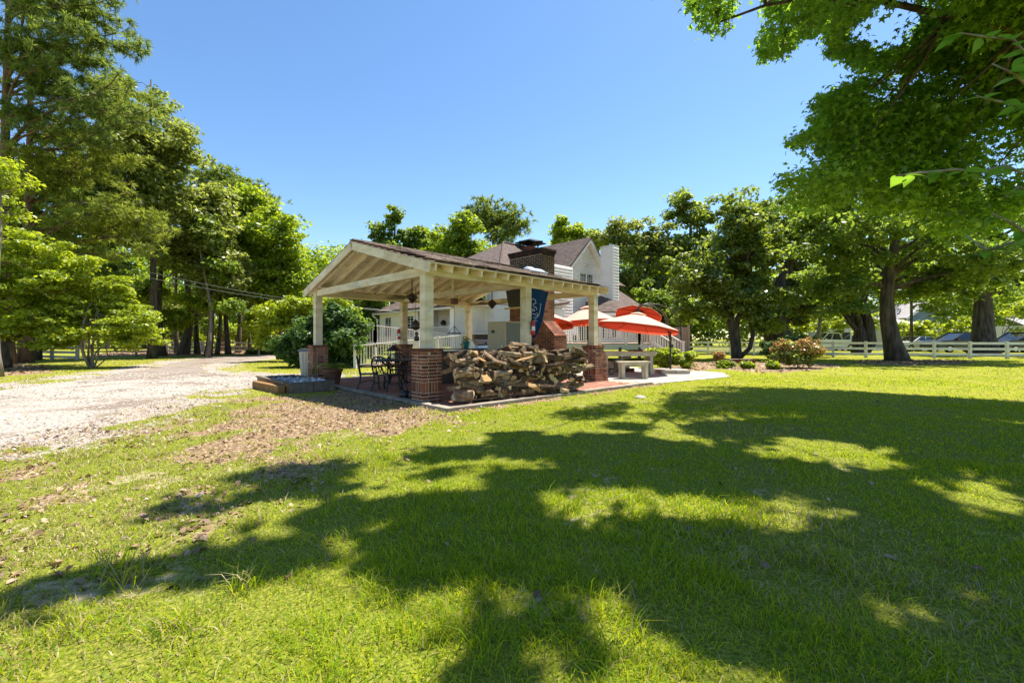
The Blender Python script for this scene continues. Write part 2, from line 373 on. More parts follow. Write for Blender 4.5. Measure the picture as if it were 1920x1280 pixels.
def ground_material():
    m, nt, out = newmat('lawn_ground'); L = nt.links.new
    p = N(nt, 'BsdfPrincipled'); p.inputs['Roughness'].default_value = .95; p.inputs['Specular IOR Level'].default_value = .1
    tc = N(nt, 'TexCoord')
    def noise(sc, det=4):
        n = N(nt, 'TexNoise'); n.inputs['Scale'].default_value = sc; n.inputs['Detail'].default_value = det; L(tc.outputs['Object'], n.inputs['Vector']); return n.outputs['Fac']
    def mix(f, a, b):
        x = N(nt, 'MixRGB'); L(f, x.inputs[0]); L(a, x.inputs[1]); L(b, x.inputs[2]); return x.outputs[0]
    def rp(f, st): r = ramp(nt, st); L(f, r.inputs[0]); return r.outputs[0]
    def thr(name, sc, k=.5):
        a = N(nt, 'Attribute'); a.attribute_name = name
        s = N(nt, 'Math', operation='MULTIPLY_ADD'); L(noise(sc, 5), s.inputs[0]); s.inputs[1].default_value = k; s.inputs[2].default_value = -k/2
        b = N(nt, 'Math', operation='ADD'); L(a.outputs['Fac'], b.inputs[0]); L(s.outputs[0], b.inputs[1])
        return rp(b.outputs[0], [(.35, (0, 0, 0)), (.6, (1, 1, 1))])
    g1 = rp(noise(38, 6), [(.3, (.07, .075, .016)), (.48, (.17, .18, .02)), (.6, (.26, .25, .03)), (.75, (.36, .3, .1))])
    g2 = rp(noise(1.1, 5), [(.3, (.2, .235, .016)), (.5, (.25, .265, .018)), (.68, (.32, .28, .045))])
    mm = N(nt, 'MixRGB'); mm.inputs[0].default_value = .6; L(g1, mm.inputs[1]); L(g2, mm.inputs[2])
    th = N(nt, 'Attribute'); th.attribute_name = 'thatch'                 # where single blades stand, the soil and thatch between them shows
    grass = mix(th.outputs['Fac'], mm.outputs[0], rp(noise(70, 5), [(.3, (.05, .07, .01)), (.5, (.14, .17, .016)), (.7, (.31, .27, .07))]))
    litter = rp(noise(26, 7), [(.28, (.06, .036, .02)), (.42, (.19, .12, .07)), (.55, (.29, .2, .12)), (.72, (.46, .35, .24))])
    sand = rp(noise(30, 6), [(.3, (.3, .22, .14)), (.7, (.55, .45, .33))])
    grav = rp(noise(60, 6), [(.3, (.15, .115, .09)), (.5, (.34, .28, .24)), (.7, (.52, .46, .41))])
    c = mix(thr('litter', 9, .9), grass, litter); c = mix(thr('sand', 14, .9), c, sand); c = mix(thr('gravel', 9, .7), c, grav)
    L(c, p.inputs['Base Color'])
    b = N(nt, 'Bump'); b.inputs['Strength'].default_value = .8; b.inputs['Distance'].default_value = .03; L(noise(45, 6), b.inputs['Height']); L(b.outputs[0], p.inputs['Normal'])
    L(p.outputs[0], out.inputs[0]); return m

def build_ground():
    xs = np.concatenate([np.linspace(-46, -14, 110), np.linspace(-13.8, 14, 200), np.linspace(14.3, 46, 90)]); ys = np.concatenate([np.linspace(-6, 1, 20), np.linspace(1.1, 18, 170), np.linspace(18.2, 52, 120)])
    X, Y = np.meshgrid(xs, ys); nx, ny = len(xs), len(ys); x = X.ravel(); y = Y.ravel()
    dr, gr, li, sa = zones(x, y)
    z = (fbm(x, y, 1.6, 2)-.5)*.03*sstep(1, 3, np.hypot(x, y)); keep = np.maximum(np.maximum(sstep(-1.2, 0, pdist(x, y, PATIO)), sstep(-1.2, 0, pdist(x, y, SLAB))), sstep(-.5, .5, dr)); z = z*(1-keep)-.012*keep
    edge = (np.abs(x) > 45.9) | (y < -5.9) | (y > 51.9); z[edge] = 0
    i = np.arange(nx*ny).reshape(ny, nx); q = np.stack([i[:-1, :-1], i[:-1, 1:], i[1:, 1:], i[1:, :-1]], -1).reshape(-1, 4)
    V = np.stack([x, y, z], 1); B = 900.
    o = [(-B, -B), (-46, -B), (46, -B), (B, -B), (-B, -6), (-46, -6), (46, -6), (B, -6), (-B, 52), (-46, 52), (46, 52), (B, 52), (-B, B), (-46, B), (46, B), (B, B)]
    n0 = len(V); V = np.concatenate([V, np.array([(a, b, 0) for a, b in o])])
    oq = np.array([[a, a+1, a+5, a+4] for a in (0, 1, 2, 4, 6, 8, 9, 10)])+n0; q = np.concatenate([q, oq])
    th = sstep(13, 6, np.hypot(x, y))*.85; pad = np.zeros(16); lip = np.full(16, .25)
    me = np_mesh('ground', V, np.full(len(q), 4), q.ravel(), ground_material(), {'litter': np.concatenate([li, lip]), 'gravel': np.concatenate([gr, pad]), 'sand': np.concatenate([sa, pad]), 'thatch': np.concatenate([th, pad])}, True)
    tag(link_mesh('ground', me), 'mown lawn with bare leaf littered and sandy patches', kind='structure')
build_ground()

M_GRAVEL = surf('gravel', [(.11, .092, .07), (.28, .245, .2), (.41, .365, .31), (.52, .475, .415)], .95, 26, bump=1.0, bscale=48, detail=8, wear=((.2, .155, .12), .9, .5))
M_LANE = surf('lane_gravel', [(.1, .075, .055), (.2, .16, .125), (.29, .245, .205), (.4, .345, .3)], .95, 26, bump=1.0, bscale=48, detail=8, wear=((.17, .115, .075), 1.1, .52))
def build_drive():
    xs = np.arange(-26, -3.6, .11); ys = np.arange(3.4, 32, .11); X, Y = np.meshgrid(xs, ys); x = X.ravel(); y = Y.ravel()
    d = pdist(x, y, DRIVE)+(fbm(x, y, .55, 4)-.5)*.9+(fbm(x+40, y, 2.2, 3)-.5)*.9
    z = -.008+sstep(0, .6, d)*(.018+.03*(fbm(x, y, .9, 3)-.5)); nx = len(xs); ny = len(ys); i = np.arange(nx*ny).reshape(ny, nx)
    q = np.stack([i[:-1, :-1], i[:-1, 1:], i[1:, 1:], i[1:, :-1]], -1).reshape(-1, 4); q = q[(d[q] > 0).all(1)]
    u, inv = np.unique(q, return_inverse=True)
    me = np_mesh('driveway', np.stack([x, y, z], 1)[u], np.full(len(q), 4), inv.ravel(), M_GRAVEL, smooth=True); me.materials.append(M_LANE)
    cy = y[q].mean(1); cx = x[q].mean(1); me.polygons.foreach_set('material_index', (cy+(fbm(cx, cy, 1.1, 4)-.5)*7 > 13.6).astype(np.int32))
    tag(link_mesh('driveway', me), 'pale gravel driveway curving away to the trees', kind='structure')
build_drive()

# ------------------------------------------------------------------ grass blades, leaf litter, loose stones
M_BLADE = leafmat('grass_blades', [(.065, .18, .008), (.16, .285, .01), (.29, .345, .012), (.4, .38, .022)], (.68, .76, .012), .45, .5, .008)
M_STRAW = leafmat('straw_blades', [(.22, .19, .05), (.34, .27, .1), (.46, .36, .18)], (.5, .42, .16), .3, .5, .03)
M_DRYLEAF = leafmat('dry_leaves', [(.08, .04, .02), (.2, .11, .055), (.32, .2, .11), (.44, .31, .2)], (.3, .18, .08), .15, .6, .04)
M_STONE = surf('stones', [(.1, .085, .065), (.27, .235, .19), (.48, .44, .38)], .9, 12, bump=.3, island=.7)
def scatter(n, d0, d1, rng, xm=None, pw=1.):
    y = d0+(d1-d0)*rng.random(n)**pw; x = (rng.random(n)*2-1)*(1.235*y+.4); return x, y
def build_grass():
    rng = np.random.default_rng(21); Ps = []
    for d0, d1, dens, hh, ww in ((1.15, 2.4, 7000, .045, .0044), (2.4, 4.5, 3600, .041, .0058), (4.5, 8, 1600, .036, .0088), (8, 14, 420, .032, .014), (14, 26, 80, .034, .028)):
        A = 1.235*(d1**2-d0**2)+.8*(d1-d0); n = int(A*dens); y = np.sqrt(d0**2+(d1**2-d0**2)*rng.random(n)); x = (rng.random(n)*2-1)*(1.235*y+.4)
        dr, gr, li, sa = zones(x, y)
        tuft = fbm(x, y, .22, 3); big = fbm(x+3, y+8, 1.5, 2)
        pr = (1-.5*sstep(.54, .72, fbm(x+21, y+4, .8, 3)))*(1-.86*li)*(1-.92*sa)*(1-.85*gr)*(.35+1.2*sstep(.35, .65, tuft)*.8+.15)*(dr < .1)
        pr *= np.where((pdist(x, y, PATIO) > -.03) | (pdist(x, y, SLAB) > -.03), 0, 1)
        k = rng.random(n) < pr; x, y, tuft, big = x[k], y[k], tuft[k], big[k]; n = len(x)
        h = hh*(.45+.9*rng.random(n))*(.55+.9*tuft)*(.8+.5*sstep(.45, .7, big)); tall = rng.random(n) < .004; h[tall] *= 2.1
        Ps.append((x, y, h, np.full(n, ww)*(.7+.6*rng.random(n))))
    # a few taller tussocks
    for (px, py, s) in ((215, 1075, .2), (240, 1095, .17), (330, 1180, .15), (460, 1105, .15), (1130, 1150, .12), (640, 1010, .1), (470, 985, .09), (1085, 855, .12), (1580, 1010, .1), (1175, 1190, .12), (900, 1230, .12), (120, 1190, .12)):
        c = gp(px, py); n = 46; q = rng.normal(size=(n, 2))*.045; Ps.append((c[0]+q[:, 0], c[1]+q[:, 1], s*(.45+.6*rng.random(n)), np.full(n, .005)))
    x, y, h, wd = [np.concatenate([p[k] for p in Ps]) for k in range(4)]; n = len(x)
    a = rng.random(n)*2*PI; d = np.stack([np.cos(a), np.sin(a), np.zeros(n)], 1); s = np.stack([-d[:, 1], d[:, 0], np.zeros(n)], 1)
    a2 = a+rng.normal(size=n)*.9; s = np.stack([-np.sin(a2), np.cos(a2), np.zeros(n)], 1)
    bend = h*(.3+1.3*rng.random(n)); z0 = (fbm(x, y, 1.6, 2)-.5)*.03*sstep(1, 3, np.hypot(x, y))-.004; b = np.stack([x, y, z0], 1); up = np.array([0, 0, 1.])
    w_ = wd[:, None]*.5; m = b+up*(h*.62)[:, None]+d*(bend*.35)[:, None]; t = b+up*(h*(.98-.25*rng.random(n)))[:, None]+d*bend[:, None]
    V = np.stack([b-s*w_, b+s*w_, m+s*w_*.8, t, m-s*w_*.8], 1).reshape(-1, 3)
    me = np_mesh('grass', V, np.tile([4, 3], n), ((np.arange(n)*5)[:, None]+np.array([0, 1, 2, 4, 4, 2, 3])[None]).ravel(), M_BLADE); me.materials.append(M_STRAW)
    dry = .05+.5*sstep(-.6, -2.8, x)+.4*sstep(.54, .72, fbm(x+21, y+4, .8, 3)); me.polygons.foreach_set('material_index', np.repeat((rng.random(n) < dry).astype(np.int32), 2))
    tag(link_mesh('grass', me), 'sunlit and shaded lawn grass with taller tufts', kind='stuff')
    return n
NBLADES = build_grass()
def build_litter():
    rng = np.random.default_rng(5)
    def sheet(name, label, x, y, sz, mat, zk=.02):
        n = len(x); Nn = np.stack([rng.normal(size=n)*.5, rng.normal(size=n)*.5, np.ones(n)], 1)
        V, c, i = leaf_arrays(np.stack([x, y, .012+zk*rng.random(n)], 1), Nn, sz, OVAL, rng, .5)
        tag(link_mesh(name, np_mesh(name, V, c, i, mat)), label, kind='stuff')
    x, y = scatter(52000, 2, 12, rng); dr, gr, li, sa = zones(x, y)
    k = (rng.random(len(x)) < (li*.75+.012+.05*(x < -1.5))) & (dr < .0) & (pdist(x, y, PATIO) < .02)
    x, y = x[k], y[k]; sheet('leaf_litter', 'brown dead leaves scattered over the bare ground', x, y, .025+.045*rng.random(len(x))**2, M_DRYLEAF)
    x, y = scatter(16000, 14, 40, rng); dr, gr, li, sa = zones(x, y); k = (rng.random(len(x)) < li) & (dr < 0); x, y = x[k], y[k]
    sheet('fallen_leaves', 'brown leaf mulch under the trees and shrubs', x, y, .1+.1*rng.random(len(x)), M_DRYLEAF, .03)
    # loose gravel
    x, y = scatter(60000, 3, 15, rng); dr, gr, li, sa = zones(x, y); k = (rng.random(len(x)) < np.where(dr > 0, .35, gr*.55+li*.06)) & (pdist(x, y, PATIO) < .0); x, y = x[k], y[k]; n = len(x)
    o = np.array([(1, 0, 0), (0, 1, 0), (-1, 0, 0), (0, -1, 0), (0, 0, .7), (0, 0, -.6)]); sz = (.008+.016*rng.random(n)**2)*(.7+y*.07)
    J = o[None]*(1+.5*(rng.random((n, 6, 1))-.5)); a = rng.random(n)*6.28; ca, sa_ = np.cos(a)[:, None], np.sin(a)[:, None]
    J = np.stack([J[..., 0]*ca-J[..., 1]*sa_, J[..., 0]*sa_+J[..., 1]*ca, J[..., 2]], -1)*sz[:, None, None]
    V = (J+np.stack([x, y, .012+0*x], 1)[:, None, :]).reshape(-1, 3); f = np.array([(0, 1, 4), (1, 2, 4), (2, 3, 4), (3, 0, 4)])
    idx = (f[None]+(np.arange(n)*6)[:, None, None]).reshape(-1)
    tag(link_mesh('gravel', np_mesh('gravel', V, np.full(n*4, 3), idx, M_STONE)), 'loose pale stones on the driveway and its fringe', kind='stuff')
build_litter()
# ------------------------------------------------------------------ pavilion frame: a along the long side, b across, z up
P0 = np.array([-1.655, 8.22]); ANG = math.radians(44.3)
U = np.array([math.cos(ANG), math.sin(ANG)]); V_ = np.array([-U[1], U[0]])
PL, PW, HP, ZB, ZR, OL, OR_, EV, SL = 5.55, 5.68, 1.04, 2.447, 3.571, .255, .03, .49, .2735
def pv(a, b, z=0.): q = P0+U*a+V_*b; return np.array([q[0], q[1], z])
U3 = np.array([*U, 0]); V3 = np.array([*V_, 0]); Z3 = np.array([0, 0, 1.])
M_CREAM = surf('cream_paint', [(.5, .42, .26), (.64, .56, .38), (.72, .65, .48)], .65, 2.2, (1, 1, 3), .15, 30, wear=((.36, .4, .34), 2.4, .6))
M_CREAM_LIT = surf('cream_paint_lit', [(.6, .53, .4), (.74, .67, .53), (.82, .76, .64)], .65, 2.2, (1, 1, 3), .15, 30, wear=((.5, .44, .34), 3, .64))  # light bounced up under the roof is put into this lighter cream
M_BOARD = surf('roof_boards', [(.66, .57, .43), (.77, .69, .55), (.84, .78, .65)], .7, 3, (1, 1, 1), .15, 30, obj_rand=.4, wear=((.33, .27, .2), 5, .62))
M_BRICK = surf('brick', [(.05, .02, .013), (.135, .046, .024), (.22, .075, .036), (.31, .13, .065)], .85, 14, bump=.5, bscale=45, obj_rand=.65)
M_BRICK_I = surf('brick_mass', [(.055, .02, .014), (.13, .04, .022), (.2, .065, .032), (.26, .1, .05)], .85, 14, bump=.5, bscale=45, island=.65)
M_DKBRICK = surf('dark_brick', [(.012, .008, .007), (.028, .016, .012), (.06, .028, .018)], .9, 12, bump=.5, bscale=45, island=.5)  # dark brick tone for the upper stack, its cap and the firebox
M_MORTAR = surf('mortar', [(.36, .28, .19), (.5, .41, .3), (.6, .5, .38)], .95, 20, bump=.5, bscale=60)
M_PAVER = surf('paver', [(.2, .085, .055), (.31, .14, .09), (.4, .2, .14)], .85, 6, bump=.3, bscale=40, island=.5)
M_PAVER_O = surf('paver_single', [(.2, .085, .055), (.31, .14, .09), (.4, .2, .14)], .85, 6, bump=.3, bscale=40, obj_rand=.5)
M_CONC = surf('concrete', [(.26, .23, .18), (.37, .335, .28), (.47, .43, .37)], .9, 3, bump=.25, bscale=40, wear=((.24, .21, .16), 4, .6))
M_SHIN = surf('shingles', [(.03, .022, .02), (.11, .075, .06), (.27, .2, .165), (.46, .38, .33)], .95, 40, bump=.5, bscale=160, obj_rand=.7)
M_SHIN_I = surf('shingle_mass', [(.03, .022, .02), (.11, .075, .06), (.27, .2, .165), (.46, .38, .33)], .95, 40, bump=.5, bscale=160, island=.7)
M_IRON = plain('black_iron', (.012, .012, .013), .45)
M_DARK = plain('dark_bronze', (.04, .025, .018), .45)
M_STEEL = plain('steel', (.55, .56, .58), .35, .9)
M_RED = plain('red_enamel', (.45, .02, .02), .3)
M_WHITE = plain('white_paint', (.72, .72, .7), .55)
M_GLASS = plain('window_glass', (.02, .025, .03), .06, spec=.8, bump=0)

M_EDGE = surf('edging_concrete', [(.16, .135, .1), (.25, .215, .17), (.34, .3, .25)], .9, 4, bump=.3, bscale=40)
# patio: slab, pavers, edging
def build_patio():
    mb = MB(); mb.prism([(x, y, -.1) for x, y in PATIO], (0, 0, .105)); o = mb.build('patio', M_MORTAR); tag(o, 'brick paved patio under the pavilion with concrete edging', kind='structure')
    base = wloc(o); cand = []
    for i in range(0, 66):
        for j in range(0, 70):
            a = -.2+.205*(i+.5*(j % 2))+.02; b = -1.55+.105*j*1.0
            for q in ((a, b),):
                p = pv(q[0], q[1]); c = [pv(q[0]+s*.1, q[1]+t*.05) for s in (-1, 1) for t in (-1, 1)]
                if all(pdist(np.array([k[0]]), np.array([k[1]]), PATIO)[0] > .19 for k in c): cand.append((np.hypot(p[0], p[1]), q))
    cand.sort(); me = MB().box((0, 0, 0), (.197, .097, .03)).mesh('brick', M_PAVER_O); rest = MB()
    for k, (d, (a, b)) in enumerate(cand):
        z = .008+RND.uniform(-.003, .003)
        if k < 290: link_mesh('brick', me, o, pv(a, b, z)-base, (RND.uniform(-.01, .01), RND.uniform(-.01, .01), ANG+RND.uniform(-.02, .02)))
        else: rest.box(pv(a, b, z), (.197, .097, .03), ANG)
    tag(rest.build('paving_bricks', M_PAVER, o), kind='stuff')
    cor = [np.array(PATIO[i]) for i in range(4)]
    for (p, q) in ((cor[0], cor[1]), (cor[1], cor[2])):
        d = q-p; L = np.linalg.norm(d); d = d/L; nrm = np.array([-d[1], d[0]]); k = int(L/1.15)
        for i in range(k):
            c = p+d*(L*(i+.5)/k)+nrm*.085; MB().box((c[0], c[1], .004+RND.uniform(-.004, .004)), (L/k-.012, .17, .09), math.atan2(d[1], d[0])).build('edging_slab', M_EDGE, o)
build_patio()
def build_slab():
    mb = MB(); P = [(3.79, 11.47), (7.0, 13.6), (7.6, 15.3), (5.2, 18.4), (2.2, 18.4), (-.9, 16.4)]
    mb.prism([(x, y, -.1) for x, y in P], (0, 0, .108)); tag(mb.build('terrace', M_CONC), 'pale concrete terrace beside the brick patio', kind='structure')
build_slab()

BRK = {}
def brick_mesh(l, wd=.095, h=.058, mat=None):
    k = (round(l, 3), wd, h, (mat or M_BRICK).name)
    if k not in BRK:
        mb = MB(); e = .004; hx, hy, hz = l/2, wd/2, h/2
        mb.add([(-hx, -hy+e, -hz+e), (hx, -hy+e, -hz+e), (hx, hy-e, -hz+e), (-hx, hy-e, -hz+e), (-hx+e, -hy, -hz), (hx-e, -hy, -hz)][:0], [])
        mb.box((0, 0, 0), (l, wd, h)); BRK[k] = mb.mesh('brick', mat or M_BRICK)
    return BRK[k]
def pier(label, a, b, side=.42, top=HP):
    c = pv(a, b); root = thing('brick_pier', label, 'brick pier', c, 'brick piers carrying the pavilion posts')
    core = MB(); s2 = side-.005; core.box((c[0], c[1], top/2-.01), (s2, s2, top-.02), ANG); core.build('mortar', M_MORTAR, root)
    z = .0; k = 0; course = .0677
    def run(lens, z, h, outset=0., flip=0):
        s = side+outset*2; dp = .095
        for q in range(4):
            an = ANG+q*PI/2; d = np.array([math.cos(an), math.sin(an)]); nn = np.array([d[1], -d[0]]); avail = s-dp-.008; tot = sum(lens)+.013*(len(lens)-1); f = avail/tot
            t = -s/2 if not flip else -s/2+dp+.008
            for ln in (lens if q % 2 == 0 else lens[::-1]):
                l2 = ln*f; p = d*(t+l2/2)+nn*(s/2-dp/2); t += l2+.013*f
                link_mesh('brick', brick_mesh(l2, dp, h), root, (p[0]+RND.uniform(-.002, .002), p[1]+RND.uniform(-.002, .002), z), (0, 0, an+RND.uniform(-.012, .012)))
    for i in range(3): run([.2, .115] if i % 2 else [.115, .2], z+.034, .054, .0, i % 2); z += course
    run([.06]*5, z+.1, .19, .0, 0); z += .2
    n = int(round((top-z-.06)/course)); course2 = (top-z-.065)/n
    for i in range(n): run([.2, .115] if i % 2 else [.115, .2], z+course2/2, course2-.0135, .0, i % 2); z += course2
    run([.2, .115], z+.032, .062, .018, 0)
    MB().box((c[0], c[1], z+.03), (side-.2, side-.2, .058), ANG).build('cap_fill', M_MORTAR, root)
PIERS = [('nearest brick pier, left of the firewood pile', 0, 0), ('brick pier behind the middle of the firewood pile', PL/2, 0), ('reddish brick pier at the right end of the firewood pile', PL, 0),
         ('brick pier at the far left beside the bin and the potted fern', 0, PW), ('brick pier behind the black patio table and lantern', PL/2, PW), ('brick pier at the back of the pavilion near the grill', PL, PW)]
for l, a, b in PIERS: pier(l, a, b)
def rubble_stub():
    root = thing('brick_buttress', 'stepped crumbling brick stub against the right brick pier', 'brick stub', pv(PL+.42, .05))
    core = MB(); 
    for i in range(13):
        z = .034+i*.0677; wd = .28-.012*i+(.02 if i % 2 else 0); c = pv(PL+.21+wd/2, .02, z)
        core.box(c-Z3*.004, (wd-.008, .33, .066), ANG)
        for q in range(3):
            b = -.13+q*.115; l = min(.2, wd*.8); link_mesh('brick', brick_mesh(.105, .19, .058), root, pv(PL+.21+wd-.095+RND.uniform(-.015, .015), b+.01, z)-wloc(root), (RND.uniform(-.03, .03), 0, ANG+PI/2+RND.uniform(-.06, .06)))
    core.build('mortar', M_MORTAR, root)
rubble_stub()

def build_pavilion():
    root = thing('pavilion', 'open sided cream timber pavilion with a low gabled shingle roof', 'pavilion', pv(PL/2, PW/2))
    def rt(b): return ZR-SL*abs(b-PW/2)            # top of the shingles above a point across the span
    for a in (0, PL/2, PL):
        for b in (0, PW):
            mb = MB(); mb.box(pv(a, b, (HP+ZB)/2), (.19, .19, ZB-HP), ANG); o = mb.build('post', M_CREAM, root)
    for b in (0, PW):
        s = -1 if b == 0 else 1
        MB().bar(pv(-.1, b, ZB+.078), pv(PL+.12, b, ZB+.078), .2, .152).build('eave_beam', M_CREAM, root)
    for a in (-.012, PL/2, PL+.012):
        MB().bar(pv(a, .102, ZB+.085), pv(a, PW-.102, ZB+.085), .12, .17).build('tie_beam', M_CREAM, root)
    MB().bar(pv(-.1, PW/2, ZR-.2), pv(PL, PW/2, ZR-.2), .06, .2).build('ridge_beam', M_BOARD, root)
    kp = MB().box(pv(PL/2, PW/2, (ZR-.3+ZB-.06)/2), (.14, .14, ZR-.3-ZB+.06), ANG).build('king_post', M_CREAM, root)
    MB().box(pv(PL/2, PW/2, ZB-.15), (.15, .15, .17), ANG).build('king_post_boss', plain('boss_paint', (.13, .04, .03)), kp)
    nr = 16; th = math.atan(SL)
    for side in (-1, 1):
        ax = (U3, V3*side*math.cos(th)-Z3*math.sin(th), V3*side*math.sin(th)+Z3*math.cos(th))
        bb = lambda t: PW/2+side*t
        for i in range(nr):
            a = -.08+(PL-.02+.08)*i/(nr-1); t0, t1 = .035, PW/2+EV-.06
            A = pv(a, bb(t0), ZR-SL*t0-.125); B = pv(a, bb(t1), ZR-SL*t1-.125)
            MB().bar(A, B, .042, .14, up=(0, 0, 1)).build('rafter', M_CREAM_LIT, root)
            if i < nr-1:
                w_ = (PL+.06)/(nr-1)-.05; MB().box(pv(a+(w_+.05)/2, bb(PW/2+.03), ZB+.195), (w_, .03, .085), ANG).build('blocking_board', M_BOARD, root)
        n = 17; tl = (PW/2+EV)
        for k in range(n):
            t = tl*(k+.5)/n; wd = tl/n/math.cos(th)-.006
            c = pv((PL+OR_-OL)/2, bb(t), ZR-SL*t-.045); MB().box(c, (PL+OL+OR_-.02, wd, .018), ax=ax).build('roof_board', M_BOARD, root)
        for a in (-OL+.02, PL+OR_-.02):
            A = pv(a, bb(.0+.03), ZR-SL*.03-.135); B = pv(a, bb(PW/2+EV-.02), ZR-SL*(PW/2+EV-.02)-.135); MB().bar(A, B, .036, .19).build('barge_board', M_CREAM, root)
        # shingles
        me = [MB().box((0, 0, 0), (.31-g, .17, .011)).mesh('shingle', M_SHIN) for g in (.004, .03, .012)]
        rows = 24; ex = tl/math.cos(th)/rows; cand = []; rest = MB()
        und = MB(); und.box(pv((PL+OR_-OL)/2, bb(tl/2), ZR-SL*tl/2-.028), (PL+OL+OR_, tl/math.cos(th)+.01, .014), ax=ax); und.build('roof_felt', M_SHIN_I, root)
        for r in range(rows):
            sdist = (r+.42)*ex; t = sdist*math.cos(th)
            for k in range(19):
                a = -OL+.155+.312*k-(.156 if r % 2 else 0)
                if a > PL+OR_-.1 or a < -OL+.1: continue
                p = pv(a, bb(t), ZR-SL*t-.008+RND.uniform(-.002, .004)); cand.append((p[0]**2+p[1]**2 if side < 0 else 1e5+r, p))
        cand.sort(key=lambda q: q[0]); X, Y, Zz = ax; tl_ = .045
        Y2 = Y*math.cos(tl_)+Zz*math.sin(tl_)*1; Z2 = Zz*math.cos(tl_)-Y*math.sin(tl_); Rm = Matrix((X, Y2, Z2)).transposed().to_euler()
        for k, (d, p) in enumerate(cand):
            if side < 0 and k < 295: link_mesh('shingle', RND.choice(me), root, p-wloc(root), Rm)
            else: rest.box(p, (.31-RND.choice((.004, .03)), .17, .011), ax=(X, Y2, Z2))
        if side < 0: tag(rest.build('upper_shingles', M_SHIN_I, root), kind='stuff')
        else: tag(rest.build('rear_shingles', M_SHIN_I, root), kind='stuff')
    MB().bar(pv(-OL, PW/2, ZR+.008), pv(PL+OR_, PW/2, ZR+.008), .2, .016).build('ridge_cap', M_SHIN_I, root)
build_pavilion()

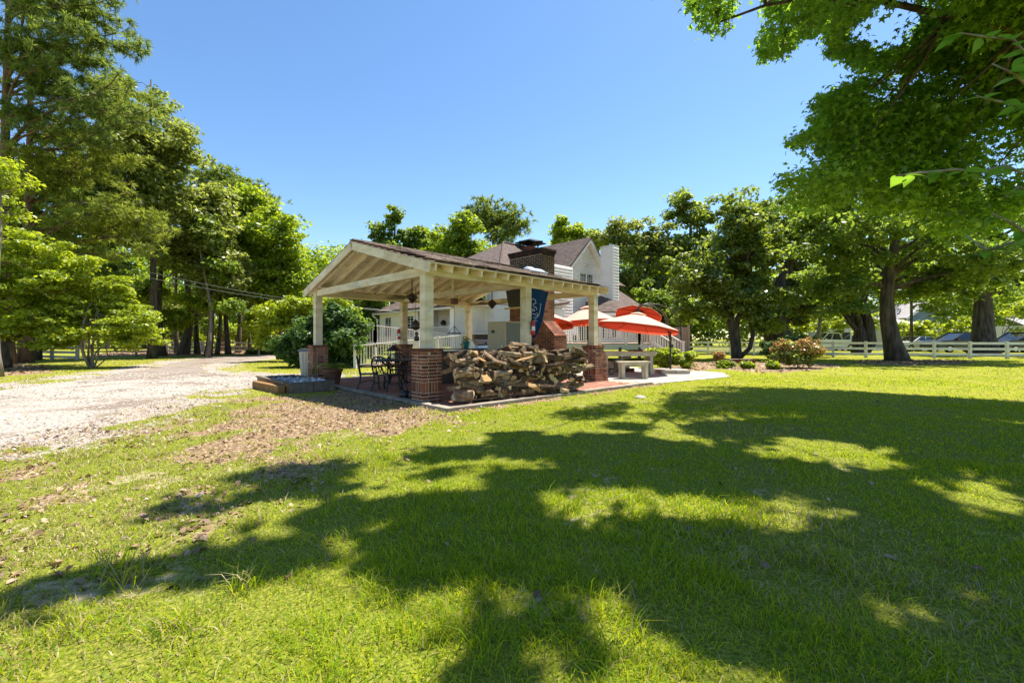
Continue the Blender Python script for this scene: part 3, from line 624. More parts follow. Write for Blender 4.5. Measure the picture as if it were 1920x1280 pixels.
# outdoor fireplace with a tall brick stack behind the right gable
def build_fireplace():
    root = thing('fireplace', 'tall brick outdoor fireplace with a sloped shoulder and sooty stack', 'fireplace', pv(5.9, 2.74))
    A0, A1, B0, B1, ZT, ZS, ZL, BL = 5.6, 6.22, 2.0, 3.48, 4.14, 1.78, 1.3, 1.48; core = MB(); g = .001
    core.box(pv((A0+A1)/2, (B0+B1)/2, ZT/2), (A1-A0-2*g, B1-B0-2*g, ZT-.02), ANG)
    for s, bo, bi in ((-1, BL, B0), (1, B1+(B0-BL), B1)):
        core.prism([pv(A0+g, bo-s*-g*-1, 0), pv(A0+g, bi, 0), pv(A0+g, bi, ZS-.03), pv(A0+g, bo, ZL-.03)], U3*(A1-A0-2*g))
    core.build('mortar', M_MORTAR, root)
    br = []                                        # (centre, length, rotation, tilt)
    cs = .0677
    def wall(p0, d, L, z0, z1, nrm, lim=None):
        r = 0; z = z0
        while z+cs < z1+.02:
            t = -.105*(r % 2)
            while t < L-.02:
                a = max(t, 0); b = min(t+.2, L)
                if lim: b = min(b, max(lim(z+cs), 0)); 
                if b-a > .05: br.append((p0+d*((a+b)/2)-nrm*.04+Z3*(z+cs/2), b-a-.008, math.atan2(d[1], d[0]), 0, z))
                t += .21
            z += cs; r += 1
    wall(pv(A0, B0), V3, B1-B0, .0, ZT-.2, -U3); wall(pv(A0, B0), U3, A1-A0, ZS-.06, ZT-.2, -V3)
    wall(pv(A0, BL), U3, A1-A0, 0, ZL, -V3); wall(pv(A0, B0), -V3, B0-BL, 0, ZS, -U3, lambda z: (B0-BL) if z < ZL else (B0-BL)*(ZS-z)/(ZS-ZL))
    sl = MB(); nrow = 7; D = np.array(pv(A0, BL, ZL)-pv(A0, B0, ZS)); Ls = np.linalg.norm(D); D = D/Ls; Nn = np.cross(U3, D); Nn = Nn if Nn[2] > 0 else -Nn
    for k in range(nrow):
        for q in range(3):
            c = pv(A0, B0, ZS)+D*Ls*(k+.5)/nrow+U3*((A1-A0)*(q+.5)/3)+Nn*.0; eu = Matrix((U3, D, np.cross(U3, D))).transposed().to_euler()
            link_mesh('brick', brick_mesh((A1-A0)/3-.01, Ls/nrow-.01, .06), root, c-wloc(root), eu)
    # corbelled cap
    for i in range(3):
        o = .018*(i+1); z = ZT-.2+cs*i; wall(pv(A0-o, B0-o), V3, B1-B0+2*o, z, z+.05, -U3); wall(pv(A0-o, B0-o), U3, A1-A0+2*o, z, z+.05, -V3)
        MB().box(pv((A0+A1)/2, (B0+B1)/2, z+cs/2), (A1-A0+2*o-.012, B1-B0+2*o-.012, cs-.004), ANG).build('cap_mortar', M_DKBRICK, root)
    vis = lambda c, z: (c[2] > 3.3) or (z < 1.9 and np.dot(c-pv(0, B0), V3) < .1 and z > .5) or (1.7 < z < 2.7 and np.dot(c-pv(0, B0), V3) < .12)
    br.sort(key=lambda q: 0 if vis(q[0], q[4]) else 1); rest = MB(); darker = MB(); n = 0; nv = sum(vis(q[0], q[4]) for q in br)
    for c, l, rz, _, z in br:
        if n < 272: link_mesh('brick', brick_mesh(round(l, 2), .095, .055, M_DKBRICK2 if c[2] > 3.2 else None), root, c-wloc(root), (0, 0, rz)); n += 1
        else: (darker if c[2] > 3.2 else rest).box(c, (l, .095, .055), rz)
    tag(rest.build('brickwork', M_BRICK_I, root), kind='stuff')
    if darker.v: tag(darker.build('dark_brickwork', M_DKBRICK, root), kind='stuff')
    MB().box(pv(A0-.1, (B0+B1)/2, 2.25), (.22, B1-B0+.1, .05), ANG).build('mantel_shelf', M_CREAM, root)
    MB().box(pv(A0-.03, (B0+B1)/2, .75), (.02, .8, .7), ANG).build('firebox', M_DKBRICK, root)
    MB().box(pv((A0+A1)/2, (B0+B1)/2, ZT+.01), (A1-A0-.1, B1-B0-.1, .03), ANG).build('flue_top', M_DKBRICK, root)
    t = thing('television', 'black television mounted on the fireplace stack above the mantel', 'television', pv(A0-.15, 2.9, 2.3))
    axs = (V3, Z3*.97-U3*.24, U3*.97+Z3*.24); MB().box(pv(A0-.18, 2.9, 2.58), (.98, .56, .06), ax=axs).build('casing', M_IRON, t); MB().box(pv(A0-.216, 2.9, 2.59), (.92, .5, .006), ax=axs).build('screen', M_SCREEN, t)
    MB().bar(pv(A0-.16, 2.9, 2.56), pv(A0-.01, 2.9, 2.5), .1, .1).build('bracket', M_IRON, t)
    f = thing('roof_flashing', 'grey metal cricket on the roof in front of the sooty stack', 'flashing', pv(5.1, 1.8, 3.2)); th = math.atan(SL)
    zz = lambda b: ZR-SL*(PW/2-b)
    mb = MB(); mb.add([pv(4.85, 1.75, zz(1.75)+.03), pv(5.56, 1.75, zz(1.75)+.03), pv(5.56, 2.1, zz(2.1)+.13), pv(5.0, 2.1, zz(2.1)+.11), pv(4.85, 2.1, zz(2.1)+.03), pv(5.56, 2.1, zz(2.1)-.0)], [(0, 1, 2, 3), (0, 3, 4), (1, 5, 2), (3, 2, 5, 4), (0, 4, 5, 1)]); mb.build('metal_sheet', plain('zinc', (.32, .36, .4), .4, .7), f)
    MB().bar(pv(4.8, 1.74, zz(1.74)+.02), pv(5.57, 1.74, zz(1.74)+.02), .08, .03).build('drip_edge', M_STEEL, f)
M_SCREEN = plain('dark_screen', (.008, .008, .01), .35, spec=.3)
M_DKBRICK2 = surf('dark_brick_single', [(.012, .008, .007), (.03, .017, .012), (.07, .03, .02)], .9, 12, bump=.5, bscale=45, obj_rand=.5)
build_fireplace()

# ------------------------------------------------------------------ firewood
M_LOGBARK = surf('log_bark', [(.018, .011, .007), (.085, .053, .031), (.21, .14, .085), (.45, .34, .225)], .95, 13, (1, .35, .35), 1.0, 22, obj_rand=.45)
M_LOGEND = surf('log_end', [(.2, .125, .06), (.44, .3, .16), (.6, .45, .27)], .9, 14, bump=.5, bscale=40, obj_rand=.5)
M_LOGSPLIT = surf('log_split', [(.2, .11, .045), (.36, .21, .085), (.46, .3, .14)], .9, 5, (.25, 1, 1), .5, 30, obj_rand=.5)
def log_mesh(seed, split):
    r = np.random.default_rng(seed); L = .40; n = 11; rings = 8; mb = MB(); ph = r.random(6)*6
    knot = r.random(n)*.3-.1
    for i in range(rings):
        x = -L/2+L*i/(rings-1)
        for k in range(n):
            q = 2*PI*k/n; rr = .049*(1+.22*math.sin(2*q+ph[0]+x*5)+.14*math.sin(3*q+ph[1]-x*8)+knot[k]*.5+.24*(r.random()-.5))
            y, z = rr*math.cos(q), rr*math.sin(q)
            if split == 1 and z > .012: z = .012+.1*(z-.012)
            if split == 2:
                if z > .0: z = .12*z
                if y > .0: y = .15*y
            mb.v.append((x+(.02*(r.random()-.5) if i in (0, rings-1) else 0), y+.018*math.sin(x*7+ph[2]), z+.014*math.sin(x*6+ph[3])))
    for i in range(rings-1):
        for k in range(n):
            k2 = (k+1) % n; mb.f.append((i*n+k, (i+1)*n+k, (i+1)*n+k2, i*n+k2)); q = 2*PI*(k+.5)/n; y, z = math.cos(q), math.sin(q)
            mb.m.append(2 if (split == 1 and z > .25) or (split == 2 and (z > .1 and y < .9 or y > .1 and z > -.9) and (y > 0 or z > 0)) else 0)
    mb.f += [tuple(range(n)), tuple((rings-1)*n+k for k in range(n))[::-1]]; mb.m += [1, 1]
    return mb.mesh('firewood_log', [M_LOGBARK, M_LOGEND, M_LOGSPLIT])
LOGS = [log_mesh(100+i, (0, 0, 1, 0, 2, 0, 1, 0, 0, 2, 0, 0)[i]) for i in range(12)]
def build_firewood():
    A = np.array([-1.1, 7.78]); B = np.array([1.6, 9.7]); d = B-A; L = np.linalg.norm(d); d /= L; n = np.array([-d[1], d[0]]); th = math.atan2(d[1], d[0]); cnt = 0
    topz = lambda s: np.interp(s/L, [0, .12, .25, .36, .46, .62, .75, .86, .95, 1], [.97, 1.0, 1.0, .97, 1.06, 1.06, 1.0, 1.02, .99, .96])
    def put(s, t, z, kind, me, sc):
        nonlocal cnt
        p = A+d*s+n*(t-(1.0-z)*.04); yaw = th+(RND.gauss(0, .34) if kind == 'side' else PI/2+RND.gauss(0, .28)); pit = RND.gauss(0, .17)
        o = link_mesh('firewood_log', me, None, (p[0], p[1], z), (RND.uniform(0, 6.28), pit, yaw), sc)
        tag(o, 'firewood log stacked %s in the %s rows at the %s of the pile' % (('lengthwise', 'end on')[kind == 'end'], ('lowest', 'middle', 'topmost')[0 if z < .4 else 1 if z < .75 else 2], ('left end', 'middle', 'right end')[min(2, int(3*max(s, 0)/L))]), 'firewood log', 'firewood logs stacked in the long pile'); cnt += 1; return o
    for row in range(13):
        for layer in (0, 1, 2):
            s = RND.uniform(-.02, .1)
            while s < L+.02:
                kind = 'side' if RND.random() < .42 else 'end'
                dz = .088; z = .13+row*dz+RND.uniform(-.018, .018)
                k = RND.uniform(.65, 1.4); ln = RND.uniform(.75, 1.15); wdt = (.4*ln if kind == 'side' else .1*k)
                c = s+wdt/2
                if z < topz(min(max(c, 0), L))-.03+RND.uniform(-.05, .03) and c < L+.05:
                    if layer == 0: t = RND.uniform(-.13, .1)+(.15 if kind == 'end' else .02)
                    elif layer == 1: t = .25+RND.uniform(-.04, .04)
                    else: t = .46+RND.uniform(-.04, .04)
                    if not (layer == 1 and z < topz(min(max(c, 0), L))-.32) and not (layer == 2 and z < topz(min(max(c, 0), L))-.22): put(c, t, z, kind, RND.choice(LOGS), (ln, k*RND.uniform(.9, 1.15), k*RND.uniform(.85, 1.1)))
                s += wdt+RND.uniform(-.02, .035)
    # logs one can point at
    o = put(.22, -.02, .56, 'side', LOGS[3], (.85, 1.6, 1.5)); o['label'] = 'large pale gnarled log at the left end of the pile'; del o['group']
    o = put(2.85, -.08, .66, 'side', LOGS[2], (.8, 1.1, 1.0)); o.data = LOGS[2]; o.rotation_euler = (.3, .05, th); o['label'] = 'freshly split orange log at the right end of the pile'; del o['group']
    o = put(1.62, .1, 1.09, 'side', LOGS[5], (1.25, 1.0, .95)); o.rotation_euler = (1, .12, th+.15); o['label'] = 'long pale log lying on top of the pile'; del o['group']
    for k, (s0, s1) in enumerate(((.3, 1.3), (2.3, 3.1))):
        root = thing('pallet', ('weathered wooden pallet under the left half of the firewood', 'weathered wooden pallet under the right end of the firewood')[k], 'pallet', (*(A+d*(s0+s1)/2), .02), 'pallets under the firewood')
        for t in (-.06, .12, .3, .48): MB().bar((*(A+d*s0+n*t), .085), (*(A+d*s1+n*t), .085), .11, .02).build('deck_board', M_LOGBARK, root)
        for s in (s0+.05, (s0+s1)/2, s1-.05): MB().bar((*(A+d*s+n*-.1), .045), (*(A+d*s+n*.52), .045), .06, .055).build('bearer', M_LOGBARK, root)
    return cnt
print('logs', build_firewood())
# ------------------------------------------------------------------ things in and around the pavilion
M_CAB = plain('tan_enamel', (.42, .37, .25), .5); M_GREYM = plain('grey_steel', (.1, .115, .105), .4, .3)
def fan(label, a):
    c = pv(a, PW/2, 2.3); root = thing('ceiling_fan', label, 'ceiling fan', c, 'ceiling fans under the pavilion roof')
    MB().tube([c+Z3*.1, pv(a, PW/2, ZR-.28)], .016, 6).build('down_rod', M_DARK, root)
    MB().lathe(c, [(.02, .14), (.05, .12), (.06, .1), (.13, .06), (.15, .02), (.14, -.02), (.09, -.05), (.07, -.09), (.04, -.13), (.01, -.14)][::-1], 14).build('motor', M_DARK, root, smooth=True)
    for k in range(5):
        q = 2*PI*k/5+.45; D = np.array([math.cos(q), math.sin(q), 0]); Yd = np.array([-D[1], D[0], .18])
        MB().bar(c+D*.12+Z3*.0, c+D*.24+Z3*.0, .03, .012).build('blade_iron', M_DARK, root)
        mb = MB(); mb.bar(c+D*.22, c+D*.7, .14, .012, up=np.cross(D, Yd)); mb.build('blade', plain('fan_blade', (.06, .035, .022), .5) if 'fan_blade' not in MATS else MATS['fan_blade'], root)
fan('dark ceiling fan in the left bay, behind the nearest post', PL/4); fan('dark ceiling fan in the right bay, beside the television', PL*.76)

def build_small():
    # tan cabinet
    c = pv(3.5, 1.5); t = thing('cabinet', 'tan upright cabinet with grey side and a round dial behind the firewood', 'cabinet', c)
    MB().box(pv(3.5, 1.5, .86), (.56, .66, 1.6), ANG).build('body', M_GREYM, t); MB().box(pv(3.2, 1.5, .86), (.04, .7, 1.66), ANG).build('door', M_CAB, t)
    MB().box(pv(3.5, 1.5, 1.675), (.58, .7, .03), ANG).build('top', M_CAB, t)
    p = pv(3.17, 1.62, 1.42); MB().tube([p, p-U3*.03], .045, 10).build('dial', M_DARK, t); MB().box(pv(3.16, 1.24, .95), (.02, .03, .22), ANG).build('handle', M_STEEL, t)
    # counter
    t = thing('counter', 'dark topped brick counter behind the nearest pier', 'counter', pv(2.2, 2.5)); MB().box(pv(2.5, 2.6, .45), (1.8, .6, .9), ANG).build('base', M_DARK, t)
    MB().box(pv(2.5, 2.55, .925), (1.95, .75, .05), ANG).build('countertop', plain('dark_granite', (.05, .055, .06), .2), t); MB().box(pv(2.5, 2.17, .915), (1.9, .02, .03), ANG).build('edge_strip', M_STEEL, t)
    # gas grill
    c = pv(3.62, 2.7); t = thing('gas_grill', 'silver gas grill with a rounded lid behind the logs', 'grill', c); mb = MB()
    MB().box(pv(3.62, 2.7, .45), (.6, .55, .86), ANG).build('cart', M_GREYM, t); MB().box(pv(3.62, 2.7, .92), (.9, .55, .05), ANG).build('side_shelf', M_STEEL, t)
    pr = [pv(3.62-.42, 2.7+.27*math.cos(q), .95+.25*math.sin(q)) for q in np.linspace(0, PI, 9)]; MB().prism(pr, U3*.84).build('lid', M_STEEL, t, smooth=False)
    MB().tube([pv(3.3, 2.42, 1.05), pv(3.94, 2.42, 1.05)], .014, 6).build('handle', M_IRON, t); MB().tube([pv(3.6, 2.44, 1.1), pv(3.6, 2.41, 1.1)], .03, 8).build('gauge', M_DARK, t)
    t = thing('planter_pot', 'turquoise pot with a small green plant beside the grill', 'plant pot', pv(3.2, 2.85, .95)); c = pv(3.2, 2.85, .95)
    MB().lathe(c, [(.07, 0), (.1, .05), (.12, .16), (.13, .2), (.11, .2), (.1, .17)], 12).build('pot', plain('turquoise_glaze', (.03, .2, .17), .2), t)
    rng = np.random.default_rng(3); P, n = clump_points(np.array([c+Z3*.27]), np.array([.12]), 70, rng); V, k, i = leaf_arrays(P, n, np.full(70, .06), OVAL, rng); link_mesh('foliage', np_mesh('foliage', V-wloc(t), k, i, M_LEAF_LIME), t)
    t = thing('metal_locker', 'black metal smoker cabinet standing behind the grill', 'smoker', (-1.15, 17.2, 0)); MB().box((-1.15, 17.2, .72), (.85, .6, 1.3), .3).build('body', M_IRON, t); MB().box((-1.15, 17.2, 1.385), (.9, .66, .03), .3).build('lid', M_DARK, t)
    MB().tube([(-1.4, 16.8, .9), (-1.4, 16.8, 1.2)], .015, 6).build('handle', M_STEEL, t)
    # extinguishers
    for lb, c in (('red fire extinguisher on the middle front post beside the navy flag', pv(PL/2+.09, -.15, 1.32)), ('red fire extinguisher on the back post behind the lantern', pv(PL/2-.17, PW, 1.2))):
        t = thing('fire_extinguisher', lb, 'fire extinguisher', c, 'fire extinguishers on the pavilion posts'); MB().lathe(c, [(.045, 0), (.05, .02), (.05, .27), (.03, .32), (.018, .34)], 12).build('cylinder', M_RED, t, smooth=True)
        MB().lathe(c+Z3*.1, [(.0515, 0), (.0515, .1)], 12).build('label_band', M_WHITE, t); MB().bar(c+Z3*.34, c+Z3*.37+U3*.05, .02, .02).build('valve', M_IRON, t); MB().tube([c+Z3*.34-U3*.02, c+Z3*.3-U3*.07, c+Z3*.12-U3*.065], .009, 5).build('hose', M_IRON, t)
    # flag
    t = thing('flag', 'navy flag with a white outlined emblem hanging from the front beam', 'flag', pv(2.9, -.08, 2.44)); nu, nv = 10, 16; vs = []
    def fp(s, q): wv = .03*math.sin(s*9+q*2)*(1-.3*q)+.02*math.sin(q*7); return pv(2.885+s*(.56*(1-q)**.8+.09), -.085+wv, 2.445-q*1.16-.05*s)
    for side in (0, .004):
        for j in range(nv+1):
            for i in range(nu+1): vs.append(fp(i/nu, j/nv)+V3*side)
    m = (nu+1)*(nv+1); fs = [(j*(nu+1)+i, j*(nu+1)+i+1, (j+1)*(nu+1)+i+1, (j+1)*(nu+1)+i) for j in range(nv) for i in range(nu)]
    mb = MB(); mb.add(vs, fs+[tuple(m+q for q in f)[::-1] for f in fs]); o = mb.build('cloth', plain('navy_cloth', (.006, .035, .1), .8, spec=.1), t, smooth=True)
    em = MB()
    def st(pts, r=.006): em.tube([fp(s, q)-V3*.008 for s, q in pts], r, 4)
    st([(.06, .32), (.03, .27), (.08, .23), (.2, .21), (.3, .235), (.27, .26), (.32, .28), (.31, .3), (.17, .32), (.2, .37), (.3, .38), (.37, .43)]); st([(.08, .44), (.2, .425), (.24, .46), (.1, .47), (.08, .44)])
    st([(.62, .29), (.72, .28), (.7, .33), (.72, .42), (.7, .49), (.55, .56), (.42, .56), (.36, .54)]); st([(.34, .5), (.5, .52), (.42, .56)]); st([(.08, .53), (.3, .53), (.25, .57), (.42, .57), (.3, .62), (.15, .6)]); st([(.1, .67), (.45, .66)]); st([(.25, .64), (.25, .7)])
    em.build('emblem', plain('emblem_white', (.75, .7, .72), .7), t)
    MB().tube([pv(2.87, -.085, 2.45), pv(3.56, -.085, 2.44)], .01, 6).build('rod', M_STEEL, t)
    # hanging ornaments
    def ornament(name, label, cat, p, zt, prof, mat, mat2=None):
        t = thing(name, label, cat, p); MB().lathe(p, prof, 12).build('body', mat, t, smooth=True); MB().tube([np.array(p)+Z3*prof[-1][1], (p[0], p[1], zt)], .005, 4).build('cord', M_IRON, t)
    p = pv(.95, 1.95, 1.43); ornament('hanging_gourd', 'dark round hanging pan with pale face left of the nearest post', 'ornament', p, 2.45, [(.02, 0), (.09, .03), (.125, .09), (.11, .16), (.06, .21), (.03, .24), (.02, .26)], M_DARK)
    p = pv(.98, 1.95, 1.17); ornament('wind_bell', 'small dark bell hanging below the round pan', 'ornament', p, 1.43, [(.03, 0), (.07, .02), (.06, .09), (.025, .13), (.05, .18), (.02, .22)], M_DARK)
    c = pv(2.85, 2.95, 1.38); t = thing('bird_feeder', 'pyramid shaped wire bird feeder hanging before the white railing', 'bird feeder', c); mb = MB()
    for k in range(4): q = ANG+PI/4+k*PI/2; e = c+np.array([math.cos(q), math.sin(q), 0])*.17; mb.tube([e, c+Z3*.22], .007, 4)
    mb.build('frame', M_IRON, t); MB().box(c, (.28, .28, .035), ANG).build('tray', M_DARK, t); MB().tube([c+Z3*.22, c+Z3*1.06], .004, 4).build('cord', M_IRON, t)
    # lantern, kettlebells
    c = pv(.75, 3.62, .72)
    return
build_small()

# patio dining set
def chair_proto():
    t = thing('patio_chair', 'chair', 'chair', (0, 0, 0), 'black wrought iron patio chairs'); r = .017
    mb = MB(); mb.prism([(-.22, -.22, .43), (.22, -.22, .43), (.2, .2, .43), (-.2, .2, .43)], (0, 0, .025)); mb.build('seat', M_IRON, t)
    for sx in (-1, 1):
        MB().tube([(sx*.2, .2, .44), (sx*.22, .23, .3), (sx*.225, .22, .12), (sx*.25, .27, 0)], r*1.2, 6).build('leg', M_IRON, t)
        MB().tube([(sx*.2, -.2, .44), (sx*.2, -.22, .25), (sx*.22, -.3, 0)], r*1.2, 6).build('leg', M_IRON, t)
        MB().tube([(sx*.21, -.24, .66), (sx*.26, -.1, .67), (sx*.27, .1, .66), (sx*.25, .17, .6), (sx*.2, .18, .44)], r, 6).build('armrest', M_IRON, t)
    mb = MB(); B = lambda x, z: (x, -.21-.16*(z-.44), z)
    mb.tube([B(-.2, .44), B(-.22, .6), B(-.23, .78), B(-.2, .87), B(-.1, .93), B(0, .95), B(.1, .93), B(.2, .87), B(.23, .78), B(.22, .6), B(.2, .44)], r*1.15, 6); mb.tube([B(-.21, .52), B(.21, .52)], r*.9, 5); mb.build('back_frame', M_IRON, t)
    mb = MB()
    for x0, z0, rr in ((-.1, .62, .075), (.1, .62, .075), (0, .76, .085), (-.14, .79, .055), (.14, .79, .055), (0, .62, .045), (0, .885, .04)): mb.tube([B(x0+rr*math.cos(q), z0+rr*math.sin(q)) for q in np.linspace(0, 2*PI, 11)], .012, 4, cap=False)
    for s in (-1, 1): mb.tube([B(0, .53), B(s*.06, .66), B(s*.03, .8), B(s*.12, .9)], .009, 4)
    mb.build('back_scrolls', M_IRON, t); mb = MB(); mb.tube([(-.22, .2, .2), (0, .0, .26), (.22, -.22, .2)], .008, 4); mb.tube([(.22, .2, .2), (0, .0, .26), (-.22, -.22, .2)], .008, 4); mb.build('stretcher', M_IRON, t); return t
def build_dining():
    c = pv(1.1, 3.2); root = thing('patio_table', 'round black wrought iron patio table behind the nearest pier', 'table', c)
    MB().lathe(c+Z3*.64, [(.55, 0), (.58, .01), (.58, .028), (.55, .035)], 28).build('tabletop', M_IRON, root)
    for k in range(4):
        q = PI/4+k*PI/2; D = np.array([math.cos(q), math.sin(q), 0]); MB().tube([c+D*.4+Z3*.64, c+D*.2+Z3*.5, c+D*.12+Z3*.3, c+D*.28+Z3*.1, c+D*.4+Z3*.0], .02, 6).build('leg', M_IRON, root)
    MB().tube([c+Z3*.28+np.array([.13*math.cos(q), .13*math.sin(q), 0]) for q in np.linspace(0, 2*PI, 13)], .01, 5, cap=False).build('ring', M_IRON, root)
    p = chair_proto(); first = True
    for lb, x, y, yaw in (('leftmost black iron chair at the round table, seen from the side', -3.42, 10.15, -1.25), ('black iron chair with its scroll back toward us, in front of the round table', -2.93, 9.88, -.35), ('black iron chair on the far side of the round table, left of the lantern', -3.1, 11.5, 3.5),
                          ('black iron chair at the right of the round table, mostly hidden by the pier', -2.3, 10.0, .9), ('black iron chair behind the dark counter, only its arched back showing', -1.98, 12.5, 2.9)):
        o = p if first else copy_tree(p); first = False; o.location = (x, y, .006); o.rotation_euler = (0, 0, yaw); o.scale = (.95, .95, .86); o['label'] = lb
    c = c+Z3*.676+np.array([.0, -.15, 0]); t = thing('lantern', 'black metal candle lantern standing on the round table', 'lantern', c); mb = MB(); s = .115
    for a in (-1, 1):
        for b in (-1, 1): mb.tube([c+np.array([a*s, b*s, 0]), c+np.array([a*s, b*s, .24])], .014, 4)
    mb.build('frame', M_IRON, t); MB().box(c+Z3*.012, (.28, .28, .024)).build('base', M_IRON, t); MB().lathe(c+Z3*.24, [(.2, 0), (.18, .03), (.1, .08), (.06, .11), (.05, .14), (.02, .15)], 12).build('roof', M_IRON, t)
    MB().tube([c+Z3*.4+np.array([.04*math.cos(q), 0, .04*math.sin(q)]) for q in np.linspace(0, 2*PI, 9)], .006, 4, cap=False).build('ring', M_IRON, t); MB().lathe(c+Z3*.024, [(.035, 0), (.035, .12)], 10).build('candle', plain('candle_wax', (.7, .6, .45), .5), t)
    for k, (lb, a, b) in enumerate((('black kettlebell with a chipped round body left of the other', -.12, .62), ('black kettlebell touching the nearest brick pier', -.06, .36))):
        c = pv(a, b, .006); t = thing('kettlebell', lb, 'kettlebell', c, 'kettlebells beside the nearest pier'); MB().lathe(c, [(.06, 0), (.1, .03), (.115, .09), (.1, .15), (.06, .18), (.02, .19)], 14).build('body', M_IRON, t, smooth=True)
        MB().tube([c+V3*.085+Z3*.13, c+V3*.09+Z3*.22, c+V3*.05+Z3*.27, c-V3*.05+Z3*.27, c-V3*.09+Z3*.22, c-V3*.085+Z3*.13], .017, 7).build('handle', M_IRON, t, smooth=True)
build_dining()

def build_left_items():
    # bin
    c = np.array([-6.12, 12.75, 0]); t = thing('waste_bin', 'tall beige bin with a grey lid beside the far left pier', 'waste bin', c); X, Y = .17, .17
    mb = MB(); lo = [(c[0]+a*.15, c[1]+b*.15, .01) for a, b in ((-1, -1), (1, -1), (1, 1), (-1, 1))]; hi = [(c[0]+a*.19, c[1]+b*.19, .84) for a, b in ((-1, -1), (1, -1), (1, 1), (-1, 1))]; mb.add(lo+hi, [(3, 2, 1, 0), (4, 5, 6, 7), (0, 1, 5, 4), (1, 2, 6, 5), (2, 3, 7, 6), (3, 0, 4, 7)]); mb.build('body', plain('beige_plastic', (.55, .49, .36), .5), t)
    MB().box(c+Z3*.87, (.44, .44, .05)).box(c+Z3*.91, (.36, .36, .03)).build('lid', plain('slate_plastic', (.1, .12, .15), .45), t)
    for s in (-.09, 0, .09): MB().bar(c+np.array([s, -.168, .08]), c+np.array([s, -.198, .8]), .02, .012).build('rib', MATS['beige_plastic'], t)
    # timber planter with shells
    M_TIM = surf('weathered_timber', [(.07, .06, .05), (.14, .12, .095), (.24, .19, .14)], .9, 5, (.4, 3, 1), .5, 22, obj_rand=.3); M_TIM2 = surf('orange_timber', [(.14, .065, .02), (.24, .12, .045), (.3, .2, .1)], .9, 4, (.4, 3, 1), .5, 22, obj_rand=.3)
    a0, a1, b0, b1 = -1.5, -.52, 3.2, 5.9; c = pv((a0+a1)/2, (b0+b1)/2); t = thing('timber_bed', 'low timber frame bed filled with pale shells beside the patio', 'raised bed', c)
    def tim(a, b, w_, h, m, n='timber'): MB().bar(a, b, w_, h).build(n, m, t)
    tim(pv(a0, b0+.0, .1), pv(a0+.48, b0+.0, .1), .1, .2, M_TIM); tim(pv(a0+.5, b0+.02, .1), pv(a1, b0+.02, .1), .1, .2, M_TIM); tim(pv(a0-.02, b0+.04, .215), pv(a1+.02, b0+.04, .215), .13, .035, M_TIM, 'cap_board')
    tim(pv(a0+.02, b0+.07, .1), pv(a0+.05, b1, .1), .1, .2, M_TIM2); tim(pv(a0-.14, b0+.1, .085), pv(a0-.25, b1-.9, .085), .14, .17, M_TIM2); tim(pv(a1, b0+.08, .1), pv(a1, b1, .1), .1, .2, M_TIM); tim(pv(a0+.1, b1, .1), pv(a1-.05, b1, .1), .1, .22, M_TIM)
    tim(pv(a0+.0, b0+.25, .22), pv(a0+.02, b1, .22), .12, .035, M_TIM, 'cap_board'); MB().box(c+Z3*.06, (a1-a0-.12, b1-b0-.12, .1), ANG).build('soil', M_LOGBARK, t)
    rng = np.random.default_rng(8); n = 420; A = a0+.12+(a1-a0-.24)*rng.random(n); B = b0+.1+(b1-b0-.25)*rng.random(n)**1.3; P = P0[None]+A[:, None]*U+B[:, None]*V_; z = .14+.1*np.exp(-((A-a1+.3)**2+(B-b0-.5)**2)/.3)*rng.random(n)+.03*rng.random(n)
    V, k, i = leaf_arrays(np.column_stack([P, z]), rng.normal(size=(n, 3))+np.array([0, 0, .8]), .07+.07*rng.random(n), OVAL, rng, .8)
    o = link_mesh('shells', np_mesh('shells', V-wloc(t), k, i, plain('oyster_shell', (.5, .52, .55), .4)), t); o['kind'] = 'stuff'
    # fern pot
    c = np.array([*pv(-.02, 4.72)[:2], .004]); c = pv(-.16, 4.2, .004); t = thing('potted_fern', 'dark clay pot with an arching fern beside the far left pier', 'potted plant', c)
    MB().lathe(c, [(.15, 0), (.17, .04), (.235, .36), (.26, .37), (.26, .43), (.22, .43), (.21, .39)], 16).build('pot', surf('dark_clay', [(.06, .025, .015), (.12, .05, .03), (.17, .08, .05)], .7, 5, bump=.1), t)
    V = []; cn = []; n = 0; rng = np.random.default_rng(4)
    for f in range(46):
        q = rng.random()*2*PI; L = .42+.35*rng.random(); D = np.array([math.cos(q), math.sin(q), 0]); Sx = np.array([-D[1], D[0], 0])
        for s in range(14):
            u = (s+1)/14; p = c+Z3*.42+D*(L*u*.95)+Z3*(L*(.95*u-1.15*u*u)+.02); wl = .09*(1-u*.75)
            for sd in (-1, 1): V += [p-D*.012, p+D*.012, p+Sx*sd*wl+D*.03-Z3*.015]; cn.append(3)
    link_mesh('fronds', np_mesh('fronds', np.array(V)-wloc(t), np.array(cn), np.arange(len(V)), M_LEAF_LIME), t)
build_left_items()

